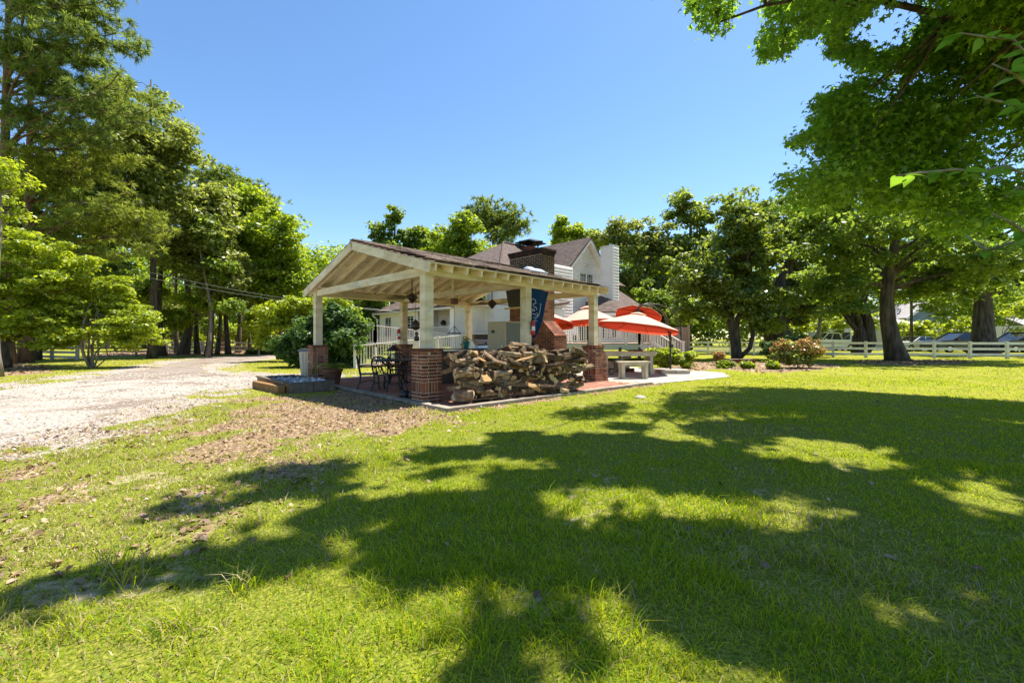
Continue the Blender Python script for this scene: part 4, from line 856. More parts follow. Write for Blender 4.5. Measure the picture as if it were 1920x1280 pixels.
# ------------------------------------------------------------------ umbrellas, picnic table and bench
M_CANT = leafmat('sunlit_red_canopy', [(.6, .41, .31), (.66, .47, .37)], (.9, .5, .36), .2, .7, .01)  # top of the red cloth, the sun's paling put into its colour
M_CANU = leafmat('red_underside', [(.5, .045, .02), (.6, .06, .025)], (.97, .17, .09), .62, .6, .01)  # the same cloth's red seen from below, as a second sheet
def umbrella(label, hub, r, tilt, base, nside=8, spin=.2, sag=.38, arm=True, basebox=True):
    hub = np.array(hub, float); t = thing('cantilever_umbrella', label, 'umbrella', (*base[:2], base[2]), 'red cantilever umbrellas by the house'); Rm = np.array(Euler(tilt).to_matrix())
    def q(k, f, dz=0): a = spin+2*PI*k/nside; return hub+Rm @ np.array([r*f*math.cos(a), r*f*math.sin(a), -sag*f**1.15+dz])
    for nm, dz, m in (('canopy', 0, M_CANT), ('canopy_underside', -.02, M_CANU)):
        mb = MB(); c0 = len(mb.v); mb.v.append(tuple(hub+Rm @ np.array([0, 0, .02+dz])))
        fr = (.35, .7, 1.0)
        for f in fr:
            for k in range(nside*2): mb.v.append(tuple(q(k/2, f*(1 if k % 2 == 0 else .955), dz-(.0 if k % 2 == 0 else .03*f))))
        n2 = nside*2
        for k in range(n2):
            mb.f.append((0, 1+k, 1+(k+1) % n2)); 
            for j in range(2): mb.f.append((1+j*n2+k, 1+(j+1)*n2+k, 1+(j+1)*n2+(k+1) % n2, 1+j*n2+(k+1) % n2))
        mb.m = [0]*len(mb.f)
        if nm == 'canopy_underside':                                             # short valance
            n0 = len(mb.v); mb.v += [tuple(np.array(mb.v[1+2*n2+k])+np.array([0, 0, -.07])) for k in range(n2)]
            for k in range(n2): mb.f.append((1+2*n2+k, 1+2*n2+(k+1) % n2, n0+(k+1) % n2, n0+k)); mb.m.append(0)
        mb.build(nm, m, t)
    vt = MB(); vt.add([hub+Rm @ np.array([0, 0, .07])]+[hub+Rm @ np.array([.3*math.cos(spin+2*PI*k/nside), .3*math.sin(spin+2*PI*k/nside), -.03]) for k in range(nside)], [(0, 1+k, 1+(k+1) % nside) for k in range(nside)]); vt.build('vent_cap', M_CANT, t)
    for k in range(nside): MB().tube([hub+Rm @ np.array([0, 0, -.05]), q(k, .98, -.035)], .012, 4).build('rib', M_DARK, t)
    MB().lathe(hub, [(.05, -.18), (.07, -.1), (.05, .05), (.04, .2)], 8).build('hub', M_DARK, t)
    b = np.array(base, float)
    D = b[:2]-hub[:2]; D = D/np.linalg.norm(D); D3 = np.array([*D, 0]); Ld = np.linalg.norm(b[:2]-hub[:2])
    pts = [b, b+Z3*(hub[2]-b[2])*.55, b+Z3*(hub[2]-b[2])*.8-D3*.02*Ld, b-D3*Ld*.2+Z3*(hub[2]-b[2]+.02), b-D3*Ld*.5+Z3*(hub[2]-b[2]+.26), b-D3*Ld*.8+Z3*(hub[2]-b[2]+.33), hub+Z3*.22]
    MB().tube(pts[:3], .035, 8).build('pole', M_IRON, t); MB().tube(pts[2:], .026, 8).build('arm', M_DARK, t, smooth=True)
    MB().bar(b+Z3*(hub[2]-b[2])*.5, b-D3*Ld*.2+Z3*(hub[2]-b[2]), .025, .025).build('brace', M_DARK, t); MB().box(b+Z3*.95+D3*.05, (.09, .09, .12)).build('crank', M_IRON, t)
    if basebox:
        mb = MB(); mb.bar(b-np.array([.45, 0, -.02]), b+np.array([.45, 0, .02]), .07, .04); mb.bar(b-np.array([0, .45, -.02]), b+np.array([0, .45, .02]), .07, .04); mb.build('cross_base', M_IRON, t)
        for sx in (-1, 1):
            for sy in (-1, 1): MB().box(b+np.array([sx*.26, sy*.26, .07]), (.48, .48, .12)).build('weight', M_CONC, t)
h = at(1197, 588, 14.9); umbrella('salmon cantilever umbrella on the terrace with a square weighted base, nearest of the umbrellas', h, 1.42, (math.radians(-2), math.radians(8), 0), (*at(1257, 0, 15.1)[:2], .01), sag=.48)
h = at(1198, 581, 20.5); umbrella('bright red umbrella behind the nearest one, tilted to show its underside', h, 1.1, (math.radians(-19), math.radians(14), 0), (*at(1277, 0, 20.9)[:2], 0.), sag=.3, basebox=False)
h = at(1100, 576, 17.6); umbrella('salmon topped umbrella partly behind the right front post', h, 1.25, (math.radians(-3), math.radians(-3), 0), (*at(1103, 0, 19.2)[:2], 0.), sag=.6, basebox=False, spin=.1)
h = at(1022, 583, 17.2); umbrella('pale topped umbrella mostly hidden behind the brick fireplace', h, 1.25, (math.radians(-8), math.radians(7), 0), (*at(1030, 0, 19.)[:2], 0.), sag=.45, basebox=False)
def build_picnic():
    M_PT = surf('weathered_cream_stone', [(.4, .35, .25), (.52, .46, .34), (.6, .54, .42)], .85, 3, bump=.2, bscale=30)
    c = np.array([3.9, 14.5, .01]); t = thing('terrace_table', 'long cream slab table on carved stone pedestals by the right pier', 'table', c); al = .06
    D = np.array([math.cos(al), math.sin(al), 0]); Yv = np.array([-D[1], D[0], 0]); MB().box(c+Z3*.75, (1.9, .8, .05), al).build('tabletop', M_PT, t); MB().box(c+Z3*.68-Yv*.33, (1.8, .04, .1), al).build('apron', M_PT, t)
    for s in (-.75, .8): MB().box(c+D*s+Z3*.35, (.1, .5, .7), al).build('pedestal', M_PT, t)
    sc = MB(); sc.tube([c+D*-.62-Yv*.2+Z3*.06, c+D*-.4-Yv*.2+Z3*.2, c+D*-.45-Yv*.2+Z3*.45, c+D*-.1-Yv*.2+Z3*.58, c+D*.1-Yv*.2+Z3*.6], [.1, .08, .09, .06, .04], 7); sc.build('scroll_bracket', M_GBARK, t)
    c = np.array([3.72, 13.0, .012]); t = thing('bench', 'small cream wooden bench with stout legs on the terrace', 'bench', c); al = .08; D = np.array([math.cos(al), math.sin(al), 0]); Yv = np.array([-D[1], D[0], 0])
    for k in (-1, 0, 1): MB().box(c+Z3*.5+Yv*k*.115, (.98, .108, .035), al).build('seat_board', M_PT, t)
    for sy in (-1, 1): MB().box(c+Z3*.44+Yv*sy*.13, (.86, .035, .08), al).build('rail', M_PT, t)
    for sx in (-1, 1):
        for sy in (-1, 1): MB().box(c+Z3*.24+D*sx*.36+Yv*sy*.12, (.09, .09, .48), al).build('leg', M_PT, t)
    t = thing('stone_trough', 'white stone trough on the ground behind the terrace bench', 'trough', (3.6, 15.7, 0)); mb = MB(); mb.prism([(3.05, 15.5, 0), (4.3, 15.5, 0), (4.3, 15.5, .28), (3.5, 15.5, .42), (3.1, 15.5, .3)], (0, .4, 0)); mb.build('body', M_CONC, t); MB().box((4.0, 15.45, .08), (.9, .12, .14)).build('kerb_piece', M_LOGBARK, t)
build_picnic()
# ------------------------------------------------------------------ white house, deck, ramp
M_SIDE = surf('white_siding', [(.69, .66, .63), (.76, .73, .7), (.8, .78, .75)], .6, 1.2, bump=.05)
M_RAIL = surf('white_rail', [(.68, .64, .6), (.76, .72, .69)], .6, 2, bump=.05)
M_TRIMH = plain('trim_white', (.74, .72, .68), .6)
M_HROOF = surf('house_shingles', [(.055, .04, .034), (.1, .072, .06), (.16, .12, .1)], .95, 3.2, (1, 1, 4), .5, 30, detail=10)
M_DECKF = surf('deck_boards', [(.3, .2, .15), (.42, .3, .23)], .8, 3, bump=.1)
HO = np.array([1.08, 21.5]); HU, HV = U, V_
def hv(a, b, z=0.): q = HO+HU*a+HV*b; return np.array([q[0], q[1], z])
def siding(root, p0, p1, z0, z1, nrm, ztop=None, lap=.17):
    """lapped boards from p0 to p1; ztop(t) gives a raked top edge"""
    mb = MB(); p0 = np.array(p0, float); p1 = np.array(p1, float); nrm = np.array(nrm, float); n = int(math.ceil((z1-z0)/lap))
    for k in range(n):
        za, zb = z0+k*lap, min(z0+(k+1)*lap, z1); t0, t1 = 0., 1.
        if ztop:
            ts = [i/60 for i in range(61) if ztop(i/60) >= zb-lap*.5]
            if len(ts) < 2: continue
            t0, t1 = ts[0], ts[-1]
        a = p0+(p1-p0)*t0; b = p0+(p1-p0)*t1; mb.add([a+nrm*.05+Z3*za, b+nrm*.05+Z3*za, b+nrm*.008+Z3*zb, a+nrm*.008+Z3*zb, a+Z3*za, b+Z3*za], [(0, 1, 2, 3), (4, 5, 1, 0)])
    a, b = p0, p1
    if ztop is None: mb.add([a+Z3*z0-nrm*.15, b+Z3*z0-nrm*.15, b+Z3*z1-nrm*.15, a+Z3*z1-nrm*.15, a+Z3*z0, b+Z3*z0, b+Z3*z1, a+Z3*z1], [(0, 3, 2, 1), (4, 5, 6, 7), (3, 7, 6, 2), (0, 4, 7, 3), (1, 2, 6, 5)])
    else:
        top = [p0+(p1-p0)*(i/20)+Z3*max(ztop(i/20), z0) for i in range(21)]; mb.poly([a+Z3*z0, b+Z3*z0]+top[::-1])
    o = mb.build('siding', M_SIDE, root); o['kind'] = 'stuff'; return o
def window(root, c, d, nrm, wd, ht, nx=2, ny=2, shade=False):
    c = np.array(c, float); d = np.array(d, float); nrm = np.array(nrm, float); fr = MB()
    for s in (-1, 1): fr.bar(c+d*s*(wd/2+.03)-Z3*(ht/2+.06)+nrm*.05, c+d*s*(wd/2+.03)+Z3*(ht/2+.06)+nrm*.05, .07, .06, up=nrm)
    for s in (-1, 1): fr.bar(c-d*(wd/2)+Z3*s*(ht/2+.03)+nrm*.05, c+d*(wd/2)+Z3*s*(ht/2+.03)+nrm*.05, .06, .058)
    f = fr.build('window', M_TRIMH, root); MB().box(c+nrm*.035, (wd, .02, ht), math.atan2(d[1], d[0])).build('pane', M_GLASS, f); mu = MB()
    for i in range(1, nx): mu.bar(c+d*(i/nx-.5)*wd-Z3*ht/2+nrm*.052, c+d*(i/nx-.5)*wd+Z3*ht/2+nrm*.052, .02, .018, up=nrm)
    for j in range(1, ny): mu.bar(c-d*wd/2+Z3*(j/ny-.5)*ht+nrm*.052, c+d*wd/2+Z3*(j/ny-.5)*ht+nrm*.052, .02, .016)
    if mu.v: mu.build('muntins', M_TRIMH, f)
def roof(root, planes, name='roof', th=.12, mat=None):
    mb = MB()
    for P in planes:
        P = [np.array(p, float) for p in P]; n = np.cross(P[1]-P[0], P[2]-P[0]); n = n/np.linalg.norm(n); n = n if n[2] > 0 else -n; mb.prism([p for p in P], -n*th)
    return mb.build(name, mat or M_HROOF, root)
def build_house():
    root = thing('house', 'white clapboard house with brown shingle roofs and a gabled upper storey', 'house', hv(2, 3))
    mu, mv = -U3, -V3
    # main block left walls (facing -U) and one-storey wing
    siding(root, hv(0, 3.63), hv(0, 0), .3, 5.2, mu); siding(root, hv(0, 0), hv(3.2, 0), .3, 5.2, mv)
    siding(root, hv(-2.41, 3.63), hv(0, 3.63), .3, 3.0, mv); MB().bar(hv(-.03, 3.6, .3), hv(-.03, 3.6, 5.2), .1, .1, up=(1, 0, 0)).build('corner_board', M_TRIMH, root)
    MB().bar(hv(-2.41, 3.6, .3), hv(-2.41, 3.6, 2.95), .22, .22, up=(1, 0, 0)).build('porch_post', M_TRIMH, root); MB().bar(hv(-2.5, 3.35, 3.04), hv(.1, 3.35, 3.04), .5, .1).build('soffit', M_TRIMH, root)
    roof(root, [(hv(-2.8, 3.2, 3.12), hv(0, 3.2, 3.12), hv(0, 4.4, 3.75), hv(-2.8, 4.4, 3.75))], 'porch_roof')
    # left wing wall along V with windows and recessed porch
    siding(root, hv(-2.41, 11.6), hv(-2.41, 6.9), .9, 2.95, mu)
    siding(root, hv(-1.0, 6.9), hv(-1.0, 3.7), .9, 2.95, mu); siding(root, hv(-2.41, 6.9), hv(-1.0, 6.9), .9, 2.95, mv)
    for b in (10.4, 7.7): window(root, hv(-2.41, b, 1.95), V3, mu, .75, 1.2, 2, 3)
    d = MB(); d.box(hv(-1.06, 5.0, 1.95), (.06, 1.0, 2.0), ANG); dd = d.build('door', plain('dark_door', (.05, .028, .022), .4), root); g = MB(); g.box(hv(-1.1, 5.0, 2.05), (.02, .78, 1.5), ANG); g.build('pane', M_GLASS, dd)
    fr = MB(); [fr.bar(hv(-1.06, b, .95), hv(-1.06, b, 3.0), .1, .1, up=(1, 0, 0)) for b in (4.43, 5.57)]; fr.build('door_frame', M_TRIMH, root)
    MB().lathe(hv(-1.15, 6.2, 2.0), [(.02, 0), (.16, .05), (.18, .18), (.1, .28), (.02, .34)], 8).build('wall_planter', M_DARK, root)
    roof(root, [(hv(-2.85, 12.1, 2.98), hv(-2.85, 3.1, 2.98), hv(1.6, 3.9, 4.9), hv(.8, 9.4, 4.75))], 'wing_roof'); MB().bar(hv(-2.78, 12., 2.86), hv(-2.78, 3.2, 2.86), .04, .14).build('fascia', M_TRIMH, root); MB().bar(hv(-2.6, 12.0, 2.8), hv(-2.6, 3.2, 2.8), .4, .03).build('wing_soffit', M_TRIMH, root)
    MB().tube([hv(-2.8, 11.9, 2.75), hv(-2.55, 11.75, 2.5), hv(-2.5, 11.7, 1)], .05, 6).build('downpipe', M_TRIMH, root)
    # main hip roof
    A = at(943.7, 455.3, 27.6); ridge = A+U3*9; c1 = A+np.array([-.02, -6.2, -2.55]); f1 = A-U3*4.4+V3*4.4+np.array([0, 0, -2.55])
    roof(root, [(c1, A, f1), (c1, c1+U3*12, ridge, A), (A, ridge, ridge+V3*4.4-Z3*2.5, f1)], 'hip_roof', .1)
    hc = MB(); hc.tube([c1+Z3*.03, A+Z3*.05, ridge+Z3*.05], .07, 5); hc.build('hip_cap', M_HROOF, root)
    MB().tube([A+U3*.9-V3*.5-Z3*.35, A+U3*.9-V3*.5+Z3*.1], .06, 8).build('vent_pipe', M_IRON, root)
    # brick chimney with cap behind
    ch = at(995, 470, 28.5); cm = MB(); cm.box((ch[0], ch[1], 6.1), (1.3, .9, 2.4), ANG); k = cm.build('brick_chimney', M_BRICK_I, root); MB().box((ch[0], ch[1], 7.62), (1.7, 1.3, .06), ANG).build('cap', M_IRON, k)
    mb = MB(); [mb.box((ch[0]+a*.5, ch[1]+b*.35, 7.45), (.05, .05, .3), ANG) for a in (-1, 1) for b in (-1, 1)]; mb.build('cap_legs', M_IRON, k); mb = MB(); mb.add([(ch[0]-.8, ch[1]-.6, 7.65), (ch[0]+.8, ch[1]-.6, 7.65), (ch[0]+.8, ch[1]+.6, 7.65), (ch[0]-.8, ch[1]+.6, 7.65), (ch[0], ch[1], 7.95)], [(0, 1, 4), (1, 2, 4), (2, 3, 4), (3, 0, 4)]); mb.build('cap_hood', M_IRON, k)
    # gabled wing, its gable facing -V
    g0 = np.array([3.15, 25.0, 0]); gw = 4.0; zE, zP = 5.55, 7.38; g1 = g0+U3*gw
    ztop = lambda t: zE-.1+(zP-zE)*(1-abs(t-.5)*2); siding(root, g0, g1, .6, zP, mv, ztop)
    for s0, e in ((g0, -1), (g1, 1)):
        o = s0+U3*e*.34; pk = g0+U3*gw/2
        roof(root, [(o-V3*.42+Z3*(zE-.32), pk-V3*.42+Z3*(zP+.1), pk+V3*9+Z3*(zP+.1), o+V3*9+Z3*(zE-.32))], 'gable_roof', .1)
        MB().bar(o-V3*.38+Z3*(zE-.5), pk-V3*.38+Z3*(zP-.07), .05, .2).build('barge_board', M_TRIMH, root)
        mb = MB(); mb.prism([o-V3*.36+Z3*(zE-.52), pk-V3*.36+Z3*(zP-.12), pk-V3*.02+Z3*(zP-.12), o-V3*.02+Z3*(zE-.52)], Z3*.02); mb.build('rake_soffit', M_TRIMH, root)
    siding(root, g0+V3*6, g0, 3, zE-.3, mu); MB().bar(g0-U3*.16+V3*6+Z3*(zE-.42), g0-U3*.16-V3*.3+Z3*(zE-.42), .36, .06).build('eave_soffit', M_TRIMH, root)
    siding(root, g1, g1+V3*6, 3, zE-.3, U3)
    c = g0+U3*gw*.5+Z3*6.45; lv = MB(); lv.box(c+mv*.05, (.5, .06, .85), ANG); lo = lv.build('louvre', M_TRIMH, root); mb = MB()
    for k in range(9): mb.box(c+mv*.085+Z3*(-.34+.085*k), (.4, .04, .02), ANG)
    mb.build('slats', M_SIDE, lo)
    MB().lathe(c+mv*.06-Z3*.8, [(.02, 0), (.09, .06), (.07, .14), (.02, .2)], 8).build('lamp', M_CREAM, root)
    for s in (-.36, .36): window(root, g0+U3*(gw*.5+s)+Z3*4.93, U3, mv, .6, .62, 3, 2)
    # ground floor of the gable side: doors onto the deck
    for s in (.7, 1.5, 2.3, 3.1): window(root, g0+U3*(s)+Z3*1.75, U3, mv, .62, 1.3, 2, 3)
    # porch roof piece left of the gable
    roof(root, [(at(1036, 571, 22.), at(1068, 566, 22.4), at(1062, 560, 24), at(1036, 562, 24))], 'bay_roof', .08); siding(root, at(1036, 0, 22.4)*[1, 1, 0], at(1058, 0, 22.2)*[1, 1, 0], .9, 2.8, (0, -1, 0))
    # sunroom with hipped roof
    e0, e1, e2 = at(1122, 577, 23.6), at(1168, 588.5, 23.2), at(1232, 586, 27.5); r0, r1 = at(1112, 532, 27), at(1163, 541, 28)
    e0[2] = e1[2] = e2[2] = 2.72; r0[2] = r1[2] = 4.35
    roof(root, [(e0, e1, r1, r0), (e1, e2, r1)], 'sunroom_roof'); ef = MB(); ef.bar(e0-Z3*.16, e1-Z3*.16, .05, .18); ef.bar(e1-Z3*.16, e2-Z3*.16, .05, .18); ef.build('fascia_board', M_TRIMH, root)
    w0, w1 = e0+np.array([0, .5, 0]), e1+np.array([-.3, .5, 0]); dd = (w1-w0)/np.linalg.norm(w1-w0); nn = np.array([dd[1], -dd[0], 0]); siding(root, w0*[1, 1, 0], w1*[1, 1, 0], .9, 2.6, nn)
    for s in (.25, .55, .85): window(root, (w0+(w1-w0)*s)*[1, 1, 0]+Z3*1.85, dd, nn, .42, 1.1, 2, 2)
    w2 = e2+np.array([-.45, .1, 0]); d2 = (w2-w1)*[1, 1, 0]; d2 = d2/np.linalg.norm(d2); n2 = np.array([d2[1], -d2[0], 0]); siding(root, w1*[1, 1, 0], w2*[1, 1, 0], .9, 2.6, n2)
    for s in (.25, .6): window(root, (w1+(w2-w1)*s)*[1, 1, 0]+Z3*1.85, d2, n2, .7, 1.1, 2, 2)
    # boxed chimney clad in boards
    c0 = at(1149, 0, 25.2)*[1, 1, 0]; ck = thing('boxed_chimney', 'tall white clapboard chimney box right of the gable', 'chimney', c0)
    siding(ck, c0+V3*.85, c0, 3.0, 6.75, mu); siding(ck, c0, c0+U3*.62, 3.0, 6.75, mv, lap=.18); cap = MB(); cap.box(c0+U3*.31+V3*.425+Z3*6.78, (.68, .92, .05), ANG); cap.build('cap', M_TRIMH, ck); MB().bar(c0+Z3*3, c0+Z3*6.75, .07, .07, up=(1, 0, 0)).build('corner_board', M_TRIMH, ck)
build_house()

def railing(root, pts, h=.92, sp=.125, post=True, bt=.035):
    """pts: floor-level points (x,y,z) of a run"""
    for p, q in zip(pts[:-1], pts[1:]):
        p = np.array(p, float); q = np.array(q, float); L = np.linalg.norm((q-p)[:2]); n = max(2, int(L/sp))
        MB().bar(p+Z3*h, q+Z3*h, .1, .045).build('top_rail', M_RAIL, root); MB().bar(p+Z3*.1, q+Z3*.1, .05, .06).build('bottom_rail', M_RAIL, root); me = None
        for i in range(1, n):
            c = p+(q-p)*i/n
            if me is None: me = MB().box((0, 0, 0), (bt, bt, h-.15)).mesh('baluster', M_RAIL)
            link_mesh('baluster', me, root, c+Z3*(.11+h)/2-wloc(root), (0, 0, math.atan2((q-p)[1], (q-p)[0])))
    if post:
        for p in pts: MB().box(np.array(p, float)+Z3*(h/2-.02), (.11, .11, h+.1)).box(np.array(p, float)+Z3*(h+.05), (.15, .15, .04)).build('post', M_RAIL, root)
def build_deck():
    zf = 1.0; root = thing('deck', 'raised white railed deck behind the umbrellas', 'deck', (5, 20.5, 0))
    a, b, c = at(1048, 0, 21.2)*[1, 1, 0], at(1125, 0, 20.2)*[1, 1, 0], at(1199, 0, 20.6)*[1, 1, 0]; back = [(9.6, 27, 0), (1.5, 24, 0)]
    P = [a, b, c]+[np.array(p) for p in back]; MB().prism([p+Z3*(zf-.05) for p in P], Z3*.05).build('deck_floor', M_DECKF, root)
    for p, q in ((a, b), (b, c)): MB().bar(p+Z3*(zf-.18), q+Z3*(zf-.18), .05, .26).build('skirt_board', plain('pale_green_paint', (.42, .5, .4), .6) if 'pale_green_paint' not in MATS else MATS['pale_green_paint'], root)
    for p in (a, b, (b+c)/2, c): MB().box(p+Z3*.4, (.12, .12, .8)).build('pier_post', M_DARK, root)
    railing(root, [a+Z3*zf, b+Z3*zf, (b*.35+c*.65)+Z3*zf, c+Z3*zf], .98, .115)
    # stairs falling to the right
    s = thing('deck_stairs', 'white railed wooden steps falling to the right from the deck', 'stairs', (7, 20.6, 0)); D = at(1262, 0, 19.6)*[1, 1, 0]-c; D[2] = 0; Ld = np.linalg.norm(D); D = D/Ld; Nn = np.array([-D[1], D[0], 0]); n = 7
    for k in range(n): MB().box(c+D*(Ld*(k+.5)/n)+Nn*.75+Z3*(zf*(1-(k+1)/(n+.3))), (Ld/n+.02, 1.4, .045), math.atan2(D[1], D[0])).build('tread', M_DECKF, s)
    for sd in (0, 1.5):
        p = c+Nn*sd; e = p+D*Ld; MB().bar(p+Z3*(zf-.1), e+Z3*.02, .05, .24).build('stringer', M_RAIL, s); railing(s, [p+Z3*zf, e+Z3*.08], .95, .115)
    f = thing('privacy_screen', 'tan board privacy screen at the right end of the deck', 'privacy screen', (9, 25, 0)); p = at(1205, 0, 25.5)*[1, 1, 0]; q = at(1291, 0, 24.0)*[1, 1, 0]; n = 26
    M_TAN = surf('tan_boards', [(.4, .25, .17), (.5, .34, .24)], .8, 2, bump=.1, obj_rand=.5)
    for k in range(n): c_ = p+(q-p)*(k+.5)/n; MB().box(c_+Z3*1.0, (np.linalg.norm(q-p)/n-.015, .025, 1.75), math.atan2((q-p)[1], (q-p)[0])).build('board', M_TAN, f)
    for z in (.4, 1.75): MB().bar(p+Z3*z+np.array([0, .04, 0]), q+Z3*z+np.array([0, .04, 0]), .04, .08).build('rail', M_TAN, f)
    MB().box(q+Z3*1.0, (.12, .12, 2.0)).build('post', M_TAN, f)
    # patio chair on the deck
    t = thing('deck_chair', 'white slatted chair on the deck behind the railing', 'chair', (3.25, 22.2, zf))
    for k in range(5): MB().box((3.05+.1*k, 22.4, zf+.75), (.07, .03, .7)).build('back_slat', M_RAIL, t)
    MB().box((3.25, 22.15, zf+.42), (.5, .5, .04)).build('seat', M_RAIL, t)
    for sx in (-1, 1):
        for sy in (-1, 1): MB().box((3.25+sx*.22, 22.15+sy*.22, zf+.2), (.05, .05, .4)).build('leg', M_RAIL, t)
build_deck()
def build_ramp():
    root = thing('ramp', 'white railed wooden switchback ramp leading to the side door', 'ramp', (-4, 20, 0))
    s0 = np.array([*gp(666, 690), .0]); s1 = s0+U3*6.1+Z3*.52; o = V3*1.25
    def run(p, q, w_=1.15): MB().bar(p+V3*w_/2-Z3*.03, q+V3*w_/2-Z3*.03, w_, .06).build('ramp_floor', M_DECKF, root)
    run(s0, s1); railing(root, [s0, s0+(s1-s0)*.33, s0+(s1-s0)*.67, s1], .92, .12)
    l1 = s1+U3*1.4; MB().prism([s1-Z3*.06, l1-Z3*.06, l1+V3*2.4-Z3*.06, s1+V3*2.4-Z3*.06], Z3*.06).build('landing_floor', M_DECKF, root); railing(root, [s1, l1, l1+V3*2.4], .95, .12)
    t0 = s1+V3*1.25; t1 = t0-U3*4.6+Z3*.42; run(t0, t1); railing(root, [t0, (t0+t1)/2, t1], .9, .12)
    pl = t1-U3*1.5; MB().prism([t1-Z3*.06, pl-Z3*.06, pl+V3*6-Z3*.06, t1+V3*6-Z3*.06], Z3*.06).build('platform_floor', M_DECKF, root); railing(root, [t1, pl, pl+V3*3, pl+V3*6], .9, .12)
    q0 = hv(-2.3, 4.0, .95); railing(root, [q0, hv(-2.3, 6.6, .95)], .9, .12)
    for p in (s1, l1, t1, pl, pl+V3*3): MB().box((p[0], p[1], p[2]/2-.05), (.1, .1, max(p[2]-.1, .1))).build('support_post', M_RAIL, root)
build_ramp()
M_LEAF_PEAR = leafmat('pear_leaves', [(.05, .085, .014), (.1, .145, .022), (.19, .23, .05)], (.48, .58, .05), .48, .4, .04)
# ------------------------------------------------------------------ trees
def T(name, label, px, d, lobes, h_px, r, leaf, bark, seed, nc, ncl, ls, cr, base=None, **k):
    b = np.array([(px-960)/FPX*d, d]) if base is None else base
    return tree(name, label, b[0], b[1], broken(plobes(d, lobes), seed), at(px, h_px, d)[2], r, leaf, bark, seed, nc, ncl, ls, cr, **k)
OFF = np.array([math.sin(SUN_AZ), math.cos(SUN_AZ)])/math.tan(SUN_EL)
def gpoly_px(L): return [tuple(gp(*p)) for p in L]
SHADES = [gpoly_px(p) for p in ([(640, 1010), (640, 945), (700, 938), (800, 925), (770, 895), (800, 880), (760, 850), (820, 832), (940, 835), (880, 812), (1000, 806), (1150, 815), (1120, 795), (1160, 780), (1290, 798), (1330, 772), (1240, 762), (1400, 733), (1550, 740), (1700, 750), (1920, 768), (2900, 800), (2900, 1700), (1150, 1700), (830, 1300), (860, 1215), (960, 1160), (1080, 1118), (1000, 1098), (800, 1094), (640, 1092)],
    [(360, 878), (480, 882), (590, 866), (645, 858), (655, 880), (560, 908), (430, 908)], [(410, 938), (470, 912), (560, 908), (645, 898), (700, 915), (640, 928), (520, 940)], [(160, 978), (300, 945), (400, 935), (520, 942), (640, 935), (700, 945), (650, 990), (500, 990), (400, 970), (250, 984)],
    [(-60, 1160), (0, 1128), (130, 1056), (330, 1018), (540, 1012), (660, 1008), (660, 1094), (450, 1098), (300, 1116), (180, 1108), (60, 1140)], [(-400, 1330), (-60, 1250), (0, 1232), (200, 1205), (400, 1172), (490, 1180), (300, 1235), (120, 1300), (-100, 1400)])]
def shade_d(x, y): return np.max([pdist(x, y, P) for P in SHADES], 0)
LIT = [gpoly_px(p) for p in ([(990, 930), (1100, 905), (1250, 918), (1500, 950), (1590, 985), (1400, 990), (1200, 980), (1000, 962)], [(800, 872), (900, 856), (1010, 862), (1000, 880), (850, 884)], [(815, 908), (890, 890), (940, 915), (850, 932)], [(1390, 842), (1560, 826), (1720, 845), (1600, 864), (1450, 860)],
       [(1050, 1112), (1120, 1092), (1190, 1130), (1230, 1190), (1120, 1190), (1070, 1160)], [(640, 988), (740, 968), (770, 985), (680, 1004)], [(1290, 775), (1380, 757), (1480, 775), (1360, 792)], [(1700, 905), (1850, 895), (1900, 915), (1760, 925)])]
SKY = [(-900, -18), (1275, -18), (1300, 60), (1375, 75), (1392, -18), (1430, -18), (1412, 110), (1440, 128), (1500, 95), (1545, 62), (1540, 105), (1600, 125), (1590, 150), (1512, 180), (1520, 232), (1455, 258), (1440, 320), (1448, 352), (1425, 400), (1400, 560), (-900, 560)]
SKY2 = [(1592, 70), (1640, 20), (1700, -18), (1725, -18), (1720, 62), (1650, 95)]
